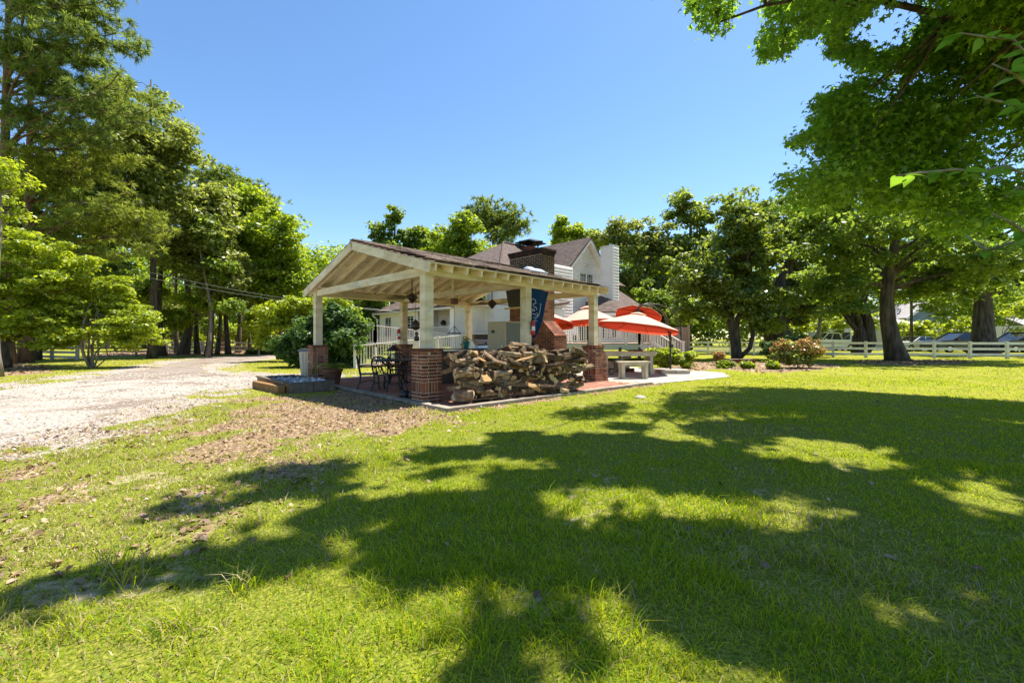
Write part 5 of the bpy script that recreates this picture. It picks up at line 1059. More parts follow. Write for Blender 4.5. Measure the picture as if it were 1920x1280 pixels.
def sweetgum():
    rng = np.random.default_rng(77); tx, ty = 11.6, 6.2; C = []
    # clusters shaped to cast the wanted lawn shade and sun gaps; they get smaller towards an edge or a gap
    def room(gx, gy):
        r = shade_d(gx, gy)
        for P in LIT: r = np.minimum(r, -pdist(gx, gy, P))
        return np.minimum(r, (.59-fbm(gx, gy*1.4+50, .55, 3))*2.2)
    n = 22000; gx = -5+22*rng.random(n); gy = -2+13*rng.random(n); rm = room(gx, gy); ok = (rm > .09) & (rng.random(n) < np.clip(.42/np.clip(rm, .1, .8), 0, 1)**1.3)
    gx, gy, rm = gx[ok], gy[ok], rm[ok]; h = 7.0+6.5*rng.random(len(gx))**1.6; x = gx+OFF[0]*h; y = gy+OFF[1]*h; rad = np.hypot(x-tx, y-ty)
    ok = (rad < 13.2-.75*np.abs(h-8.5)); C = np.stack([x, y, h], 1)[ok][:1700]; R = np.clip(rm[ok][:1700]*.95, .15, .62)
    # outer face of the crown seen in the picture
    m = 16000; d = 9+5.5*rng.random(m)**1.2; px = 1290+760*rng.random(m); py = -60+560*rng.random(m)**.9; D = np.stack([(px-960)/FPX*d, d, CAM_H-(py-HY)/FPX*d], 1)
    g = D[:, :2]-OFF*D[:, 2:3]; rm = room(g[:, 0], g[:, 1]); edge = -np.maximum(pdist(px, py, SKY), pdist(px, py, SKY2))/FPX*d
    ok = (np.hypot(D[:, 0]-tx, D[:, 1]-ty) < 11.8) & (rm > -.85) & (edge > .15) & (D[:, 2] > 2.6+.06*np.abs(px-1900)**.6) & (fbm(px, py*1.5, 75, 2)+.1*fbm(px, py, 24, 2) < .6) & (rng.random(m) < np.clip(.4/np.clip(edge, .1, .8), 0, 1))
    D = D[ok][:760]; C = np.concatenate([C, D]); R = np.concatenate([R, np.clip(edge[ok][:760], .22, .6)])
    px = 960+FPX*C[:, 0]/C[:, 1]; py = HY-FPX*(C[:, 2]-CAM_H)/C[:, 1]; inf = C[:, 1] > 3
    bad = inf & ((pdist(px, py, SKY) > -16) | (pdist(px, py, SKY2) > -14)); C, R = C[~bad], R[~bad]
    root = thing('sweetgum_tree', 'large sweetgum overhanging the lawn from the right with star shaped leaves', 'tree', (tx, ty, 0)); tb = MB()
    trunk = [np.array([tx+.15*math.sin(i*.9), ty+.1*math.cos(i), -.05+1.45*i]) for i in range(11)]; tb.tube(trunk, [.62, .5, .45, .42, .38, .34, .29, .23, .16, .1, .04], 12)
    sel = C[rng.choice(len(C), 130, replace=False)]
    mains = []
    for k in range(16):
        q = 2*PI*k/16+rng.normal()*.1; hz = 5.5+6*rng.random(); L = 7.5-.35*abs(hz-7.5); near = C[np.argmin((C[:, 0]-tx-math.cos(q)*L)**2+(C[:, 1]-ty-math.sin(q)*L)**2+(C[:, 2]-hz)**2)]
        zt = max(2.6, near[2]-.32*np.hypot(near[0]-tx, near[1]-ty)); i = min(zt/1.45, 9.5); a = trunk[int(i)]+(trunk[int(i)+1]-trunk[int(i)])*(i % 1); mains += limb(tb, a, near, .12, .02, rng, 8, .06)
    mains = np.array(mains)
    for c in sel:
        dd = np.sum((mains-c)**2, 1)+np.where(mains[:, 2] > c[2]+.3, 4, 0); q = (mains[np.argmin(dd)]+c)/2; qx, qy = 960+FPX*q[0]/max(q[1], .5), HY-FPX*(q[2]-CAM_H)/max(q[1], .5)
        if pdist(np.array([qx]), np.array([qy]), SKY)[0] > -45 or pdist(np.array([qx]), np.array([qy]), SKY2)[0] > -45: continue
        limb(tb, mains[np.argmin(dd)], c, .035, .008, rng, 4, .05, 5)
    tb.build('trunk', M_BARK, root, smooth=True)
    Ps = [clump_points(C[k], R[k], nn, rng, .6) for k, nn in (((R < .34), 26), ((R >= .34) & (R < .5), 56), ((R >= .5), 78))]
    P = np.concatenate([q[0] for q in Ps]); P = P+rng.normal(size=P.shape)*.1*(rng.random((len(P), 1)) < .4); Nn = np.concatenate([q[1] for q in Ps])+rng.normal(size=(len(P), 3))*.35; s = .1*(.7+.6*rng.random(len(P)))*1.35
    vis = (np.abs(P[:, 0]) < 1.3*P[:, 1]+1) & (HY-FPX*(P[:, 2]-CAM_H)/np.maximum(P[:, 1], .5) > -150)      # star leaves where they can be seen, plain ovals high overhead
    V, c, i = leaf_arrays(P[vis], Nn[vis], s[vis], STAR, rng, .25); V2, c2, i2 = leaf_arrays(P[~vis], Nn[~vis], s[~vis]*1.75, OVAL, rng, .2)
    link_mesh('crown', np_mesh('crown', np.concatenate([V, V2])-wloc(root), np.concatenate([c, c2]), np.concatenate([i, i2+len(V)]), M_LEAF_GUM), root); return len(C), vis.sum()
print('gum clusters', sweetgum())

def near_branch():
    rng = np.random.default_rng(15); root = thing('mulberry_sapling', 'leafy sapling branches with big bright leaves close at the right edge', 'sapling', (3.1, 2.35, 0)); tb = MB()
    tb.tube([(3.1, 2.35, -.05), (3.12, 2.37, .9), (3.08, 2.34, 1.9), (3.12, 2.3, 2.9), (3.2, 2.4, 3.7)], [.035, .03, .024, .018, .008], 8)
    # large single leaves: outline in metres
    k = 11; out = []
    for i in range(k+1):
        t = i/k; w_ = .25*math.sin(PI*t**.7)**1.15; out.append((t-.5, w_))
    vs = [(x, 0, .0) for x, w_ in out]+[(x, w_, .05*w_-.0) for x, w_ in out]+[(x, -w_, .05*w_) for x, w_ in out]; n = k+1; fs = []
    for i in range(k): fs += [(i, i+1, n+i+1, n+i), (2*n+i, 2*n+i+1, i+1, i)]
    vs = [(x, y, z+.14*abs(y)-.5*(x+.1)**2*.5) for x, y, z in vs]; lm = MB().add(vs, fs).mesh('leaf', M_BIGLEAF, smooth=True)
    twigs = [((3.1, 2.34, 2.0), [(1885, 310, 2.0), (1840, 322, 1.9), (1790, 318, 1.85), (1720, 325, 1.8), (1680, 330, 1.78)]), ((3.1, 2.34, 2.5), [(1900, 75, 2.15), (1850, 70, 2.1), (1800, 62, 2.05)]), ((3.1, 2.34, 1.6), [(1900, 420, 1.95), (1860, 400, 1.9)]), ((3.1, 2.34, 1.9), [(1910, 350, 2.2), (1880, 372, 2.1)]),
             ((3.12, 2.3, 2.2), [(1915, 200, 2.1), (1870, 190, 2.0), (1830, 180, 2.0)]), ((3.08, 2.3, 2.3), [(1905, 140, 1.9), (1860, 120, 1.9)]), ((3.1, 2.3, 1.8), [(1900, 455, 2.2), (1850, 470, 2.3), (1810, 440, 2.4)])]
    for st, L in twigs:
        pts = [np.array(st, float)]+[at(*p) for p in L]; tb.tube(pts, [.009]+[.006]*(len(pts)-2)+[.003], 5)
        for j in range(1, len(pts)):
            for q in range(3):
                f = rng.random(); p = pts[j-1]*(1-f)+pts[j]*f if j > 1 else pts[j]*(.6+.4*f)+pts[0]*(.4-.4*f); a = rng.random()*6.28; sz = .068+.045*rng.random()
                d = np.array([math.cos(a), math.sin(a)*.7, -.35+.3*rng.random()]); d /= np.linalg.norm(d); e = Matrix.Rotation(0, 3, 'X'); X = Vector(d); up = Vector((rng.normal()*.35, rng.normal()*.35-.2, 1)); Y = up.cross(X).normalized(); Z = X.cross(Y)
                link_mesh('leaf', lm, root, p+d*sz*.55-wloc(root), Matrix((X, Y, Z)).transposed().to_euler(), (sz, sz, sz))
    tb.build('stem', M_GBARK, root, smooth=True)
M_BIGLEAF = leafmat('big_leaf', [(.05, .12, .012), (.08, .17, .016)], (.36, .6, .04), .5, .4, .03)
near_branch()

# right hand side
T('shade_tree', 'dark trunked shade tree standing alone before the white paddock fence', 1683, 23.6, [(1700, 400, 190, 120), (1570, 480, 90, 75), (1820, 450, 130, 110), (1690, 510, 150, 55), (1620, 330, 90, 80), (1840, 520, 90, 50), (1560, 550, 60, 36), (1770, 545, 60, 34)], 330, .42, M_LEAF_DARK, M_BARK, 1, 350, 95, .26, .85, lean=(-.5, 0), fork=.4, nlimb=14)
T('live_oak', 'forked live oak with moss behind the paddock fence', 1612, 36, [(1600, 500, 110, 90), (1510, 430, 100, 80), (1660, 440, 100, 90), (1560, 540, 60, 40)], 430, .62, M_LEAF_DARK, M_BARK, 2, 190, 80, .34, 1.1, fork=.32, nlimb=12, stems=[(-.9, .2, 5.2, .5), (1.7, -.2, 6.5, .48), (.2, .3, 3.0, .62), (0, 0, 1.8, .72)])
T('ivy_oak', 'massive ivy clad oak trunk behind the fence at the right', 1845, 33, [(1850, 440, 160, 110), (1770, 590, 48, 50), (1850, 520, 60, 45), (1930, 480, 90, 90), (1760, 450, 80, 70)], 400, .72, M_LEAF_DARK, M_BARK, 3, 210, 80, .32, 1.0, fork=.4, nlimb=12)
T('live_oak', 'broad old oak with olive crown and black trunk behind the red tipped bush', 1470, 37, [(1490, 440, 80, 70), (1430, 430, 50, 60), (1540, 400, 80, 60), (1430, 560, 60, 60), (1500, 540, 60, 60)], 430, 1.15, M_LEAF_OAK, M_BARK, 4, 250, 85, .34, 1.1, fork=.25, nlimb=12)
T('leaning_tree', 'slender leaning tree right of the red tipped bush', 1522, 29, [(1560, 540, 40, 40), (1540, 500, 40, 40)], 540, .16, M_LEAF_DARK, M_GBARK, 5, 30, 70, .25, .8, lean=(1.3, 0), nlimb=5)
T('pear_tree', 'round crowned tree with twin dark trunks beside the garden bed', 1381, 25.5, [(1385, 500, 85, 95), (1330, 565, 75, 50), (1440, 570, 60, 55), (1365, 425, 35, 60), (1300, 520, 45, 60), (1405, 410, 18, 50)], 480, .33, M_LEAF_PEAR, M_BARK, 6, 320, 100, .23, .75, nlimb=16, stems=[(-.35, 0, 2.6, .26), (.35, .1, 2.9, .26), (-.8, .2, 4.4, .16), (.6, 0, 5.2, .16), (.1, .2, 6, .18)], extra=None)
T('tall_tree', 'tall broken topped tree rising behind the round tree', 1290, 42, [(1283, 400, 38, 55), (1330, 400, 28, 36), (1275, 480, 50, 55), (1368, 390, 22, 32), (1350, 470, 50, 50), (1300, 560, 60, 60)], 380, .4, M_LEAF_PEAR, M_BARK, 7, 240, 85, .36, 1.1)
T('dark_oak', 'dark mossy oak behind the boxed chimney', 1200, 40, [(1185, 450, 60, 48), (1225, 500, 55, 70), (1140, 435, 32, 28), (1190, 560, 60, 60), (1250, 570, 50, 60)], 440, .5, M_LEAF_OAK, M_BARK, 8, 250, 85, .34, 1.1)
T('far_tree', 'small crowned tree showing over the gable peak', 1070, 52, [(1068, 435, 38, 24), (1050, 425, 15, 18), (1110, 455, 40, 22)], 430, .3, M_LEAF_BRIGHT, M_BARK, 9, 110, 70, .4, 1.1)
T('understory_tree', 'bright yellow green small tree behind the fence near the forked oak', 1580, 44, [(1570, 600, 50, 32), (1540, 610, 40, 25), (1640, 610, 30, 30)], 600, .1, M_LEAF_LIME, M_GBARK, 10, 60, 70, .3, .9)
T('understory_tree', 'bright small trees in front of the grey neighbouring house', 1725, 42, [(1700, 620, 30, 24), (1745, 625, 24, 22), (1790, 615, 30, 26)], 610, .1, M_LEAF_LIME, M_GBARK, 11, 55, 65, .28, .8)
T('understory_tree', 'pale bush at the foot of the massive oak', 1880, 40, [(1875, 640, 25, 14), (1900, 590, 40, 40)], 630, .1, M_LEAF_LIME, M_GBARK, 12, 40, 60, .28, .8)
T('dark_hedge_tree', 'dense dark trees behind the deck stairs', 1265, 35, [(1250, 610, 50, 40), (1310, 600, 45, 45), (1220, 560, 40, 50)], 600, .2, M_LEAF_DARK, M_BARK, 13, 110, 80, .3, .9)

# middle, behind the roofs
T('columnar_tree', 'narrow topped tree behind the left part of the pavilion roof', 738, 44, [(740, 430, 20, 50), (706, 440, 17, 30), (735, 490, 55, 45), (770, 450, 24, 34), (700, 490, 26, 34), (720, 460, 30, 34)], 400, .3, M_LEAF_DARK, M_BARK, 14, 190, 75, .34, .85)
T('columnar_tree', 'second narrow tree right of the tallest spire behind the roof', 795, 44, [(793, 435, 22, 36), (790, 490, 40, 40), (815, 460, 20, 24)], 420, .3, M_LEAF_DARK, M_BARK, 15, 150, 75, .34, .9)
T('bright_tree', 'bright green spreading tree right behind the pavilion ridge', 850, 36, [(855, 445, 48, 40), (830, 490, 70, 40), (890, 480, 45, 36), (780, 510, 50, 30), (870, 420, 25, 22)], 450, .3, M_LEAF_BRIGHT, M_BARK, 16, 250, 85, .28, .9)
rng0 = np.random.default_rng(2)
br = []
for (px, py, rx, ry, n) in ((930, 392, 46, 18, 14), (975, 412, 28, 14, 7), (890, 405, 20, 14, 5), (985, 425, 20, 12, 5), (950, 440, 22, 10, 5), (905, 425, 18, 12, 4)):
    for _ in range(n): a = rng0.random()*6.28; f = rng0.random()**.5; p = at(px+rx*f*math.cos(a), py+ry*f*math.sin(a), 48); p[1] += rng0.normal()*1.6; br.append(p)
b0 = at(926, 640, 48); pine('umbrella_pine', 'flat topped pine standing against the sky behind the house roofs', b0[0], 48, at(0, 405, 48)[2], .42, br, 31, M_NEEDLE, 13, L=.5, wd=.07, nn=18, spread=.75)

# left hand woods
def near_pine(label, px, d, topz, r, tips, seed, mat, ntuft, group=None, **k):
    b = [(px-960)/FPX*d, d]; rng = np.random.default_rng(seed); br = []
    for (qx, qy, dd) in tips: br.append(at(qx, qy, d+dd))
    return pine('pine_tree', label, b[0], b[1], topz, r, br, seed, mat, ntuft, group=group, **k)
near_pine('tall pine with spreading branches at the left edge, nearest of the pines', 12, 20, 22, .26, [(265, 90, .3), (300, 195, -.4), (215, 20, 1), (160, 60, -1), (230, 130, -1.5), (120, 110, -1.3), (80, 40, 1), (60, 130, 1.5), (150, 180, .8), (190, 240, -1), (110, 220, 1), (40, 200, -1), (250, 50, 2), (170, -30, 0), (100, -60, -1), (20, -40, 1.5), (200, 165, 1.6), (60, -10, -2), (-40, 60, -1), (-60, 150, 1), (275, 230, .7), (215, 75, -.5), (185, 30, .6), (225, -10, 0), (150, 10, 1), (140, 90, .5), (90, 75, -1), (120, 150, 0), (200, 115, .8), (60, 90, .5), (235, 190, -.8), (130, -40, 1)], 41, M_NEEDLE, 46, spread=.6, L=.27, nn=34, wd=.026)
near_pine('second pine just right of the first with long low yellow green boughs', 52, 21.5, 19, .24, [(315, 430, -1.5), (290, 395, -1), (240, 360, -1.5), (200, 330, 0), (310, 190, 0), (270, 210, 1), (230, 270, -1), (150, 290, 1), (100, 330, -1), (180, 400, -2), (60, 280, -2), (280, 460, -2), (130, 250, 1.5), (265, 420, -1), (220, 395, -1.8), (300, 415, -.5), (230, 340, .5), (170, 250, .5), (270, 300, .8)], 42, M_NEEDLE_Y, 44, spread=.54, L=.27, nn=34, wd=.026)
T('olive_oak', 'tall olive green oak behind the near pines', 285, 26, [(265, 250, 75, 110), (290, 340, 90, 100), (220, 200, 50, 50), (240, 430, 90, 80), (320, 330, 30, 60), (180, 330, 80, 90)], 150, .2, M_LEAF_OAK, M_BARK, 21, 420, 90, .24, .9, nlimb=14)
T('olive_oak', 'olive green oak left of the bright tree, above the gravel lane', 390, 29, [(390, 410, 60, 70), (370, 480, 75, 60), (420, 500, 50, 60), (345, 400, 30, 60), (400, 360, 30, 30)], 350, .2, M_LEAF_OAK, M_BARK, 22, 340, 85, .26, .95, nlimb=14, fork=.3)
T('bright_tree', 'bright green full crowned tree left of the pavilion roof', 500, 33, [(500, 440, 70, 75), (540, 490, 45, 60), (470, 390, 40, 40), (490, 540, 80, 40), (555, 530, 30, 45)], 360, .22, M_LEAF_BRIGHT, M_BARK, 23, 380, 90, .28, 1.0, nlimb=14, fork=.3)
rng0 = np.random.default_rng(4); br = []
for (px, py, rx, ry, n) in ((400, 325, 36, 20, 10), (450, 345, 45, 16, 10), (490, 365, 26, 12, 5), (380, 350, 20, 14, 4)):
    for _ in range(n): a = rng0.random()*6.28; f = rng0.random()**.5; p = at(px+rx*f*math.cos(a), py+ry*f*math.sin(a), 46); p[1] += rng0.normal()*1.6; br.append(p)
b0 = at(415, 640, 46); pine('far_pine', 'dark pine top peeping over the bright tree', b0[0], 46, at(0, 330, 46)[2], .4, br, 32, M_NEEDLE, 14, L=.5, wd=.07, nn=18, spread=.8)
T('dark_tree', 'dark dense tree filling the left edge behind the pines', 60, 24, [(60, 330, 120, 90), (140, 420, 100, 80), (20, 450, 90, 80), (190, 500, 80, 60), (-60, 300, 80, 120)], 300, .3, M_LEAF_DARK, M_BARK, 24, 300, 85, .25, .9)
T('vine_tree', 'lime green vine covered tree low at the left edge', -5, 13.5, [(10, 330, 40, 30), (-40, 380, 60, 60)], 330, .12, M_LEAF_LIME, M_GBARK, 29, 45, 90, .12, .5)
def base_of(px, py): return gp(px, py)
T('left_shrub_tree', 'big bright leafy shrub tree at the left edge over the mulch bed', 5, 17.2, [(60, 470, 90, 45), (20, 540, 90, 50), (110, 520, 70, 40), (60, 600, 90, 45), (110, 640, 50, 28), (-40, 500, 60, 90)], 480, .22, M_LEAF_LIME, M_BARK, 25, 400, 85, .14, .55, flat=.3, cat='shrub', fork=.25, base=base_of(4, 689), shape=OVAL)
T('crape_myrtle', 'bright green multi stemmed crape myrtle beside the gravel drive', 172, 18.0, [(170, 580, 70, 45), (130, 530, 55, 40), (215, 610, 60, 38), (250, 640, 40, 30), (120, 610, 50, 40), (265, 600, 30, 22), (205, 540, 35, 25)], 560, .1, M_LEAF_LIME, M_GBARK, 26, 290, 80, .12, .48, flat=.32, cat='shrub', base=base_of(172, 690), shape=OVAL, nlimb=10, stems=[(-.5, .1, 1.9, .05), (-.15, -.1, 2.2, .07), (.1, .1, 2.3, .06), (.45, 0, 1.9, .045), (.75, .1, 1.6, .04), (-.25, .2, 1.7, .05), (.95, -.1, 1.3, .03)])
T('magnolia_bush', 'large dark glossy bush behind the far left pier', 600, 18.6, [(590, 635, 65, 48), (640, 620, 55, 48), (555, 650, 38, 35), (625, 590, 35, 25), (650, 660, 30, 28)], 600, .12, M_LEAF_MAG, M_GBARK, 27, 230, 100, .16, .42, cat='bush', shape=OVAL, flat=.9)
T('lime_shrub', 'yellow green airy shrub tree behind the dark glossy bush', 560, 23, [(560, 585, 60, 32), (520, 600, 35, 28), (620, 575, 40, 22), (500, 640, 18, 25), (660, 600, 20, 40)], 580, .1, M_LEAF_LIME, M_GBARK, 28, 150, 90, .17, .55, cat='shrub', stems=[(-.4, 0, 2.2, .05), (.3, 0, 2.4, .06), (.1, .2, 2, .05)])
T('dark_tree', 'dark leafy tree seen under the pavilion roof beside the ramp', 690, 29, [(690, 590, 30, 50), (700, 640, 24, 30), (660, 620, 30, 50), (720, 540, 40, 40)], 560, .2, M_LEAF_DARK, M_BARK, 30, 150, 85, .24, .75)
T('low_bush', 'small round dark bush at the end of the gravel lane', 475, 33, [(472, 660, 16, 9), (495, 662, 14, 8)], 660, .05, M_LEAF_DARK, M_GBARK, 33, 40, 70, .18, .4, cat='bush', nlimb=3)
LBL = ['straight slender pine trunk left of the split rail fence', 'dark ivy wrapped trunk at the left end of the far fence', 'thick black trunk with curving limb behind the far fence', 'dark trunk leaning beside the thick black one', 'grey bare trunk standing before the far fence', 'leafy trunk right of the grey bare trunk', 'dark straight trunk near the right end of the far fence', 'thin trunk pair member closest to the lime shrub', 'brown straight trunk left of the lime shrub', 'stout trunk half hidden by the lime shrub']
for k, (px, d, r) in enumerate(((332, 36, .16), (303, 30, .26), (343, 33, .33), (370, 34, .18), (389, 27.5, .12), (407, 32, .14), (428, 33, .18), (468, 36, .11), (446, 37, .2), (489, 35, .24))):
    rg = np.random.default_rng(200+k); lb = [(px+rg.normal()*12, 500+rg.normal()*22, 32, 26), (px+rg.normal()*20, 560+rg.normal()*14, 26, 16), (px+rg.normal()*14, 440+rg.normal()*15, 28, 30)]
    T('woodland_tree', LBL[k], px, d, lb, 400, r, (M_LEAF_OAK, M_LEAF_DARK, M_LEAF_BRIGHT)[k % 3], M_BARK if k != 4 else M_GBARK, 210+k, 46, 60, .25, .85, group='trees in the wood beyond the lane', nlimb=6, lean=(rg.normal()*.5, 0), fork=.35)
for k, (px, py, d, rx, ry, lb) in enumerate(((215, 625, 40, 40, 26, 'leafy understory shrub behind the crape myrtle'), (290, 610, 42, 34, 30, 'sunlit understory sapling left of the ivy wrapped trunk'), (355, 622, 43, 26, 22, 'low sunlit shrub behind the thick black trunk'), (415, 615, 42, 30, 26, 'bright understory sapling between the middle trunks'), (458, 628, 44, 26, 20, 'yellow green shrub near the right end of the far fence'), (325, 560, 40, 40, 26, 'pale leafy sapling spray above the far fence'), (430, 560, 40, 44, 24, 'pale hanging sapling foliage above the gravel lane'), (255, 545, 30, 42, 28, 'sunlit sapling foliage above the crape myrtle'), (330, 600, 31, 34, 20, 'low leafy sapling left of the grey bare trunk'), (395, 570, 31, 46, 20, 'leafy sapling top around the grey bare trunk'), (485, 600, 30, 30, 26, 'bright sapling at the left side of the lime shrub'))):
    T('understory_shrub', lb, px, d, [(px, py, rx, ry)], 630, .07, (M_LEAF_LIME, M_LEAF_BRIGHT)[k % 2], M_GBARK, 300+k, 60, 60, .26, .75, nlimb=5, group='understory shrubs in the left wood')
def far_woods():
    rng = np.random.default_rng(66)
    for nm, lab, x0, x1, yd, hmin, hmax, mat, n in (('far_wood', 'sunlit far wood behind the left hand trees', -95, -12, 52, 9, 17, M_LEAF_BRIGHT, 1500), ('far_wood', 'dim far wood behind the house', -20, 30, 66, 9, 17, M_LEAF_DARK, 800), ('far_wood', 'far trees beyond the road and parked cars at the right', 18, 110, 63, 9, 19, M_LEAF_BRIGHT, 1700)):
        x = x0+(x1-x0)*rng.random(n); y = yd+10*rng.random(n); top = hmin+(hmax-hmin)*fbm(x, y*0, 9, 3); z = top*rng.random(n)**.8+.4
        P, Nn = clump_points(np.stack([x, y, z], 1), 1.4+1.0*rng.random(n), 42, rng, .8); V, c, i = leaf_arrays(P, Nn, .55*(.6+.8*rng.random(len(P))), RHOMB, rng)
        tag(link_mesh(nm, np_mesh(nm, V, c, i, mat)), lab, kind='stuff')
    tb = MB()
    for k in range(46): x = -58+44*rng.random(); y = 44+9*rng.random(); tb.tube([(x, y, 0), (x+rng.normal()*.3, y, 4), (x+rng.normal()*.6, y, 7.5)], [.14+.08*rng.random(), .12, .07], 5)
    tag(tb.build('distant_trunks', M_BARK), 'distant slim trunks in the far wood at left', kind='stuff')
far_woods()

# bed plants
def shrub(name, label, px, py_base, lobes, leaf, seed, nc, ncl, ls, cr, cat='bush', shape=OVAL, **k):
    b = gp(px, py_base); return T(name, label, px, b[1], lobes, py_base-20, .03, leaf, M_GBARK, seed, nc, ncl, ls, cr, base=b, cat=cat, shape=shape, nlimb=4, parts=('stem', 'foliage'), stems=[(-.15, 0, .35, .02), (.15, .05, .4, .02), (0, -.1, .4, .02)], **k)
shrub('red_tip_bush', 'rounded bush with orange red new growth in the garden bed', 1497, 690, [(1475, 664, 24, 22), (1515, 664, 28, 22)], M_LEAF_OAK, 51, 150, 90, .09, .3, flat=.8)
def red_tips():
    b = gp(1497, 690); r = [o for o in bpy.data.objects if o.name == 'red_tip_bush'][0]; rng = np.random.default_rng(5); C = lobe_points(plobes(b[1], [(1475, 660, 25, 24), (1515, 659, 29, 24)]), 190, rng, .05); C = C[C[:, 2] > .62]
    P, n = clump_points(C, np.full(len(C), .13), 26, rng, 1.); V, c, i = leaf_arrays(P, n, np.full(len(P), .085), OVAL, rng, .3); link_mesh('new_growth', np_mesh('new_growth', V-wloc(r), c, i, M_RED_TIP), r)
red_tips()
shrub('grey_bush', 'grey green rounded bush behind the red tipped bush', 1470, 679, [(1460, 655, 34, 22), (1500, 645, 40, 20)], M_LEAF_MAG, 52, 150, 80, .12, .38)
shrub('perennial_clump', 'lush lime green perennials below the deck stairs', 1255, 690, [(1235, 672, 28, 18), (1278, 674, 26, 15), (1255, 664, 26, 12)], M_LEAF_LIME, 53, 150, 90, .12, .26, cat='plant')
shrub('perennial_clump', 'bright green shrub right of the fireplace below the deck', 1072, 672, [(1072, 648, 14, 14)], M_LEAF_LIME, 54, 40, 80, .09, .25, cat='plant')
shrub('planter_plant', 'yellow green plant behind the terrace table', 1195, 672, [(1185, 652, 22, 9), (1205, 648, 20, 9)], M_LEAF_LIME, 55, 60, 60, .1, .24, cat='plant')
for k, (px, py, rx, lb) in enumerate(((1362, 690, 16, 'low strappy green plant left of the brick planter'), (1402, 691, 12, 'low green plant in front of the brick planter'), (1447, 692, 10, 'low green plant between the brick planter and the red tipped bush'))):
    shrub('hosta', lb, px, py, [(px, py-7, rx, 6)], M_LEAF_BRIGHT, 60+k, 34, 40, .14, .16, cat='plant', group='low plants along the bed edge')
shrub('copper_grass', 'small coppery shrub at the left end of the garden bed', 1345, 684, [(1346, 670, 10, 10)], M_RED_TIP, 64, 30, 50, .1, .2, cat='plant')
for k, (p0, p1, lb) in enumerate(((1371, 1392, 'low orange brick planter at the foot of the round tree'), (1393, 1417, 'low mossy brick planter right of the orange one'))):
    a, b = gp(p0, 684), gp(p1, 684); c = (a+b)/2; t = thing('brick_planter', lb, 'planter', (c[0], c[1], 0), 'brick planters in the garden bed'); L = b[0]-a[0]-.03
    MB().box((c[0], c[1]+.2, .13), (L-.02, .4, .26)).build('mortar', M_MORTAR, t)
    for r in range(4):
        x = a[0]+.015-(.1 if r % 2 else 0)
        while x < b[0]-.05:
            x0, x1 = max(x, a[0]+.015), min(x+.2, b[0]-.015)
            if x1-x0 > .05: link_mesh('brick', brick_mesh(round(x1-x0, 2)), t, np.array([(x0+x1)/2, c[1], .035+r*.068])-wloc(t), (0, 0, RND.uniform(-.02, .02)))
            x += .21
p = gp(1200, 746); t = MB().lathe((p[0], p[1], -.03), [(.05, 0), (.13, .02), (.12, .05), (.07, .08), (.02, .09)], 9).build('pale_stone', M_CONC, None, smooth=True); tag(t, 'pale stone lying alone in the lawn', 'stone')
# ------------------------------------------------------------------ fences, neighbours, cars, poles and wires
M_FENCE = surf('fence_paint', [(.5, .5, .5), (.66, .66, .65), (.72, .72, .71)], .7, 2, bump=.08)
M_FENCE2 = surf('aged_fence', [(.3, .27, .22), (.45, .41, .34), (.55, .5, .42)], .8, 3, bump=.2)
def fence(name, label, pts, h, nrail, mat, cat='fence', pw=.13, rh=.14):
    """pts: one post per point"""
    pts = [np.array([p[0], p[1], 0.]) for p in pts]; root = thing(name, label, cat, pts[len(pts)//2]); me = MB().box((0, 0, h/2), (pw, pw, h+.06)).mesh('post', mat)
    for p, q in zip(pts, pts[1:]+[pts[-1]*2-pts[-2]]):
        th = math.atan2((q-p)[1], (q-p)[0]); link_mesh('post', me, root, p-wloc(root), (0, 0, th))
    for p, q in zip(pts[:-1], pts[1:]):
        for r in range(nrail): z = h*(.3+.68*r/(nrail-1))-rh/2; MB().bar(p+Z3*z, q+Z3*z, .04, rh).build('rail', mat, root)
A = np.array([at(1960, 0, 25.5)[0], 25.5]); B = np.array([at(1562, 0, 28)[0], 28.0]); C = np.array([at(1288, 0, 33)[0], 33.])
n1 = 6; pts = [A+(B-A)*i/n1 for i in range(n1+1)]+[B+(C-B)*i/6 for i in range(1, 7)]
pts = [A+(A-B)/n1*k for k in (2, 1)]+pts
fence('paddock_fence', 'long white three rail paddock fence across the right side', pts, 1.02, 3, M_FENCE)
pts = [(at(px, 0, 36.5)[0], 36.5+.4*math.sin(px)) for px in (285, 318, 334+18, 388, 424, 460, 496)]
fence('rail_fence', 'pale three rail fence in front of the left wood', pts, .95, 3, M_FENCE2)
pts = [(-29, 25.5), (-26.8, 24.7), (-24.6, 24.0)]
fence('rail_fence', 'short white fence end behind the mulch bed at the left edge', pts, .8, 3, M_FENCE2)

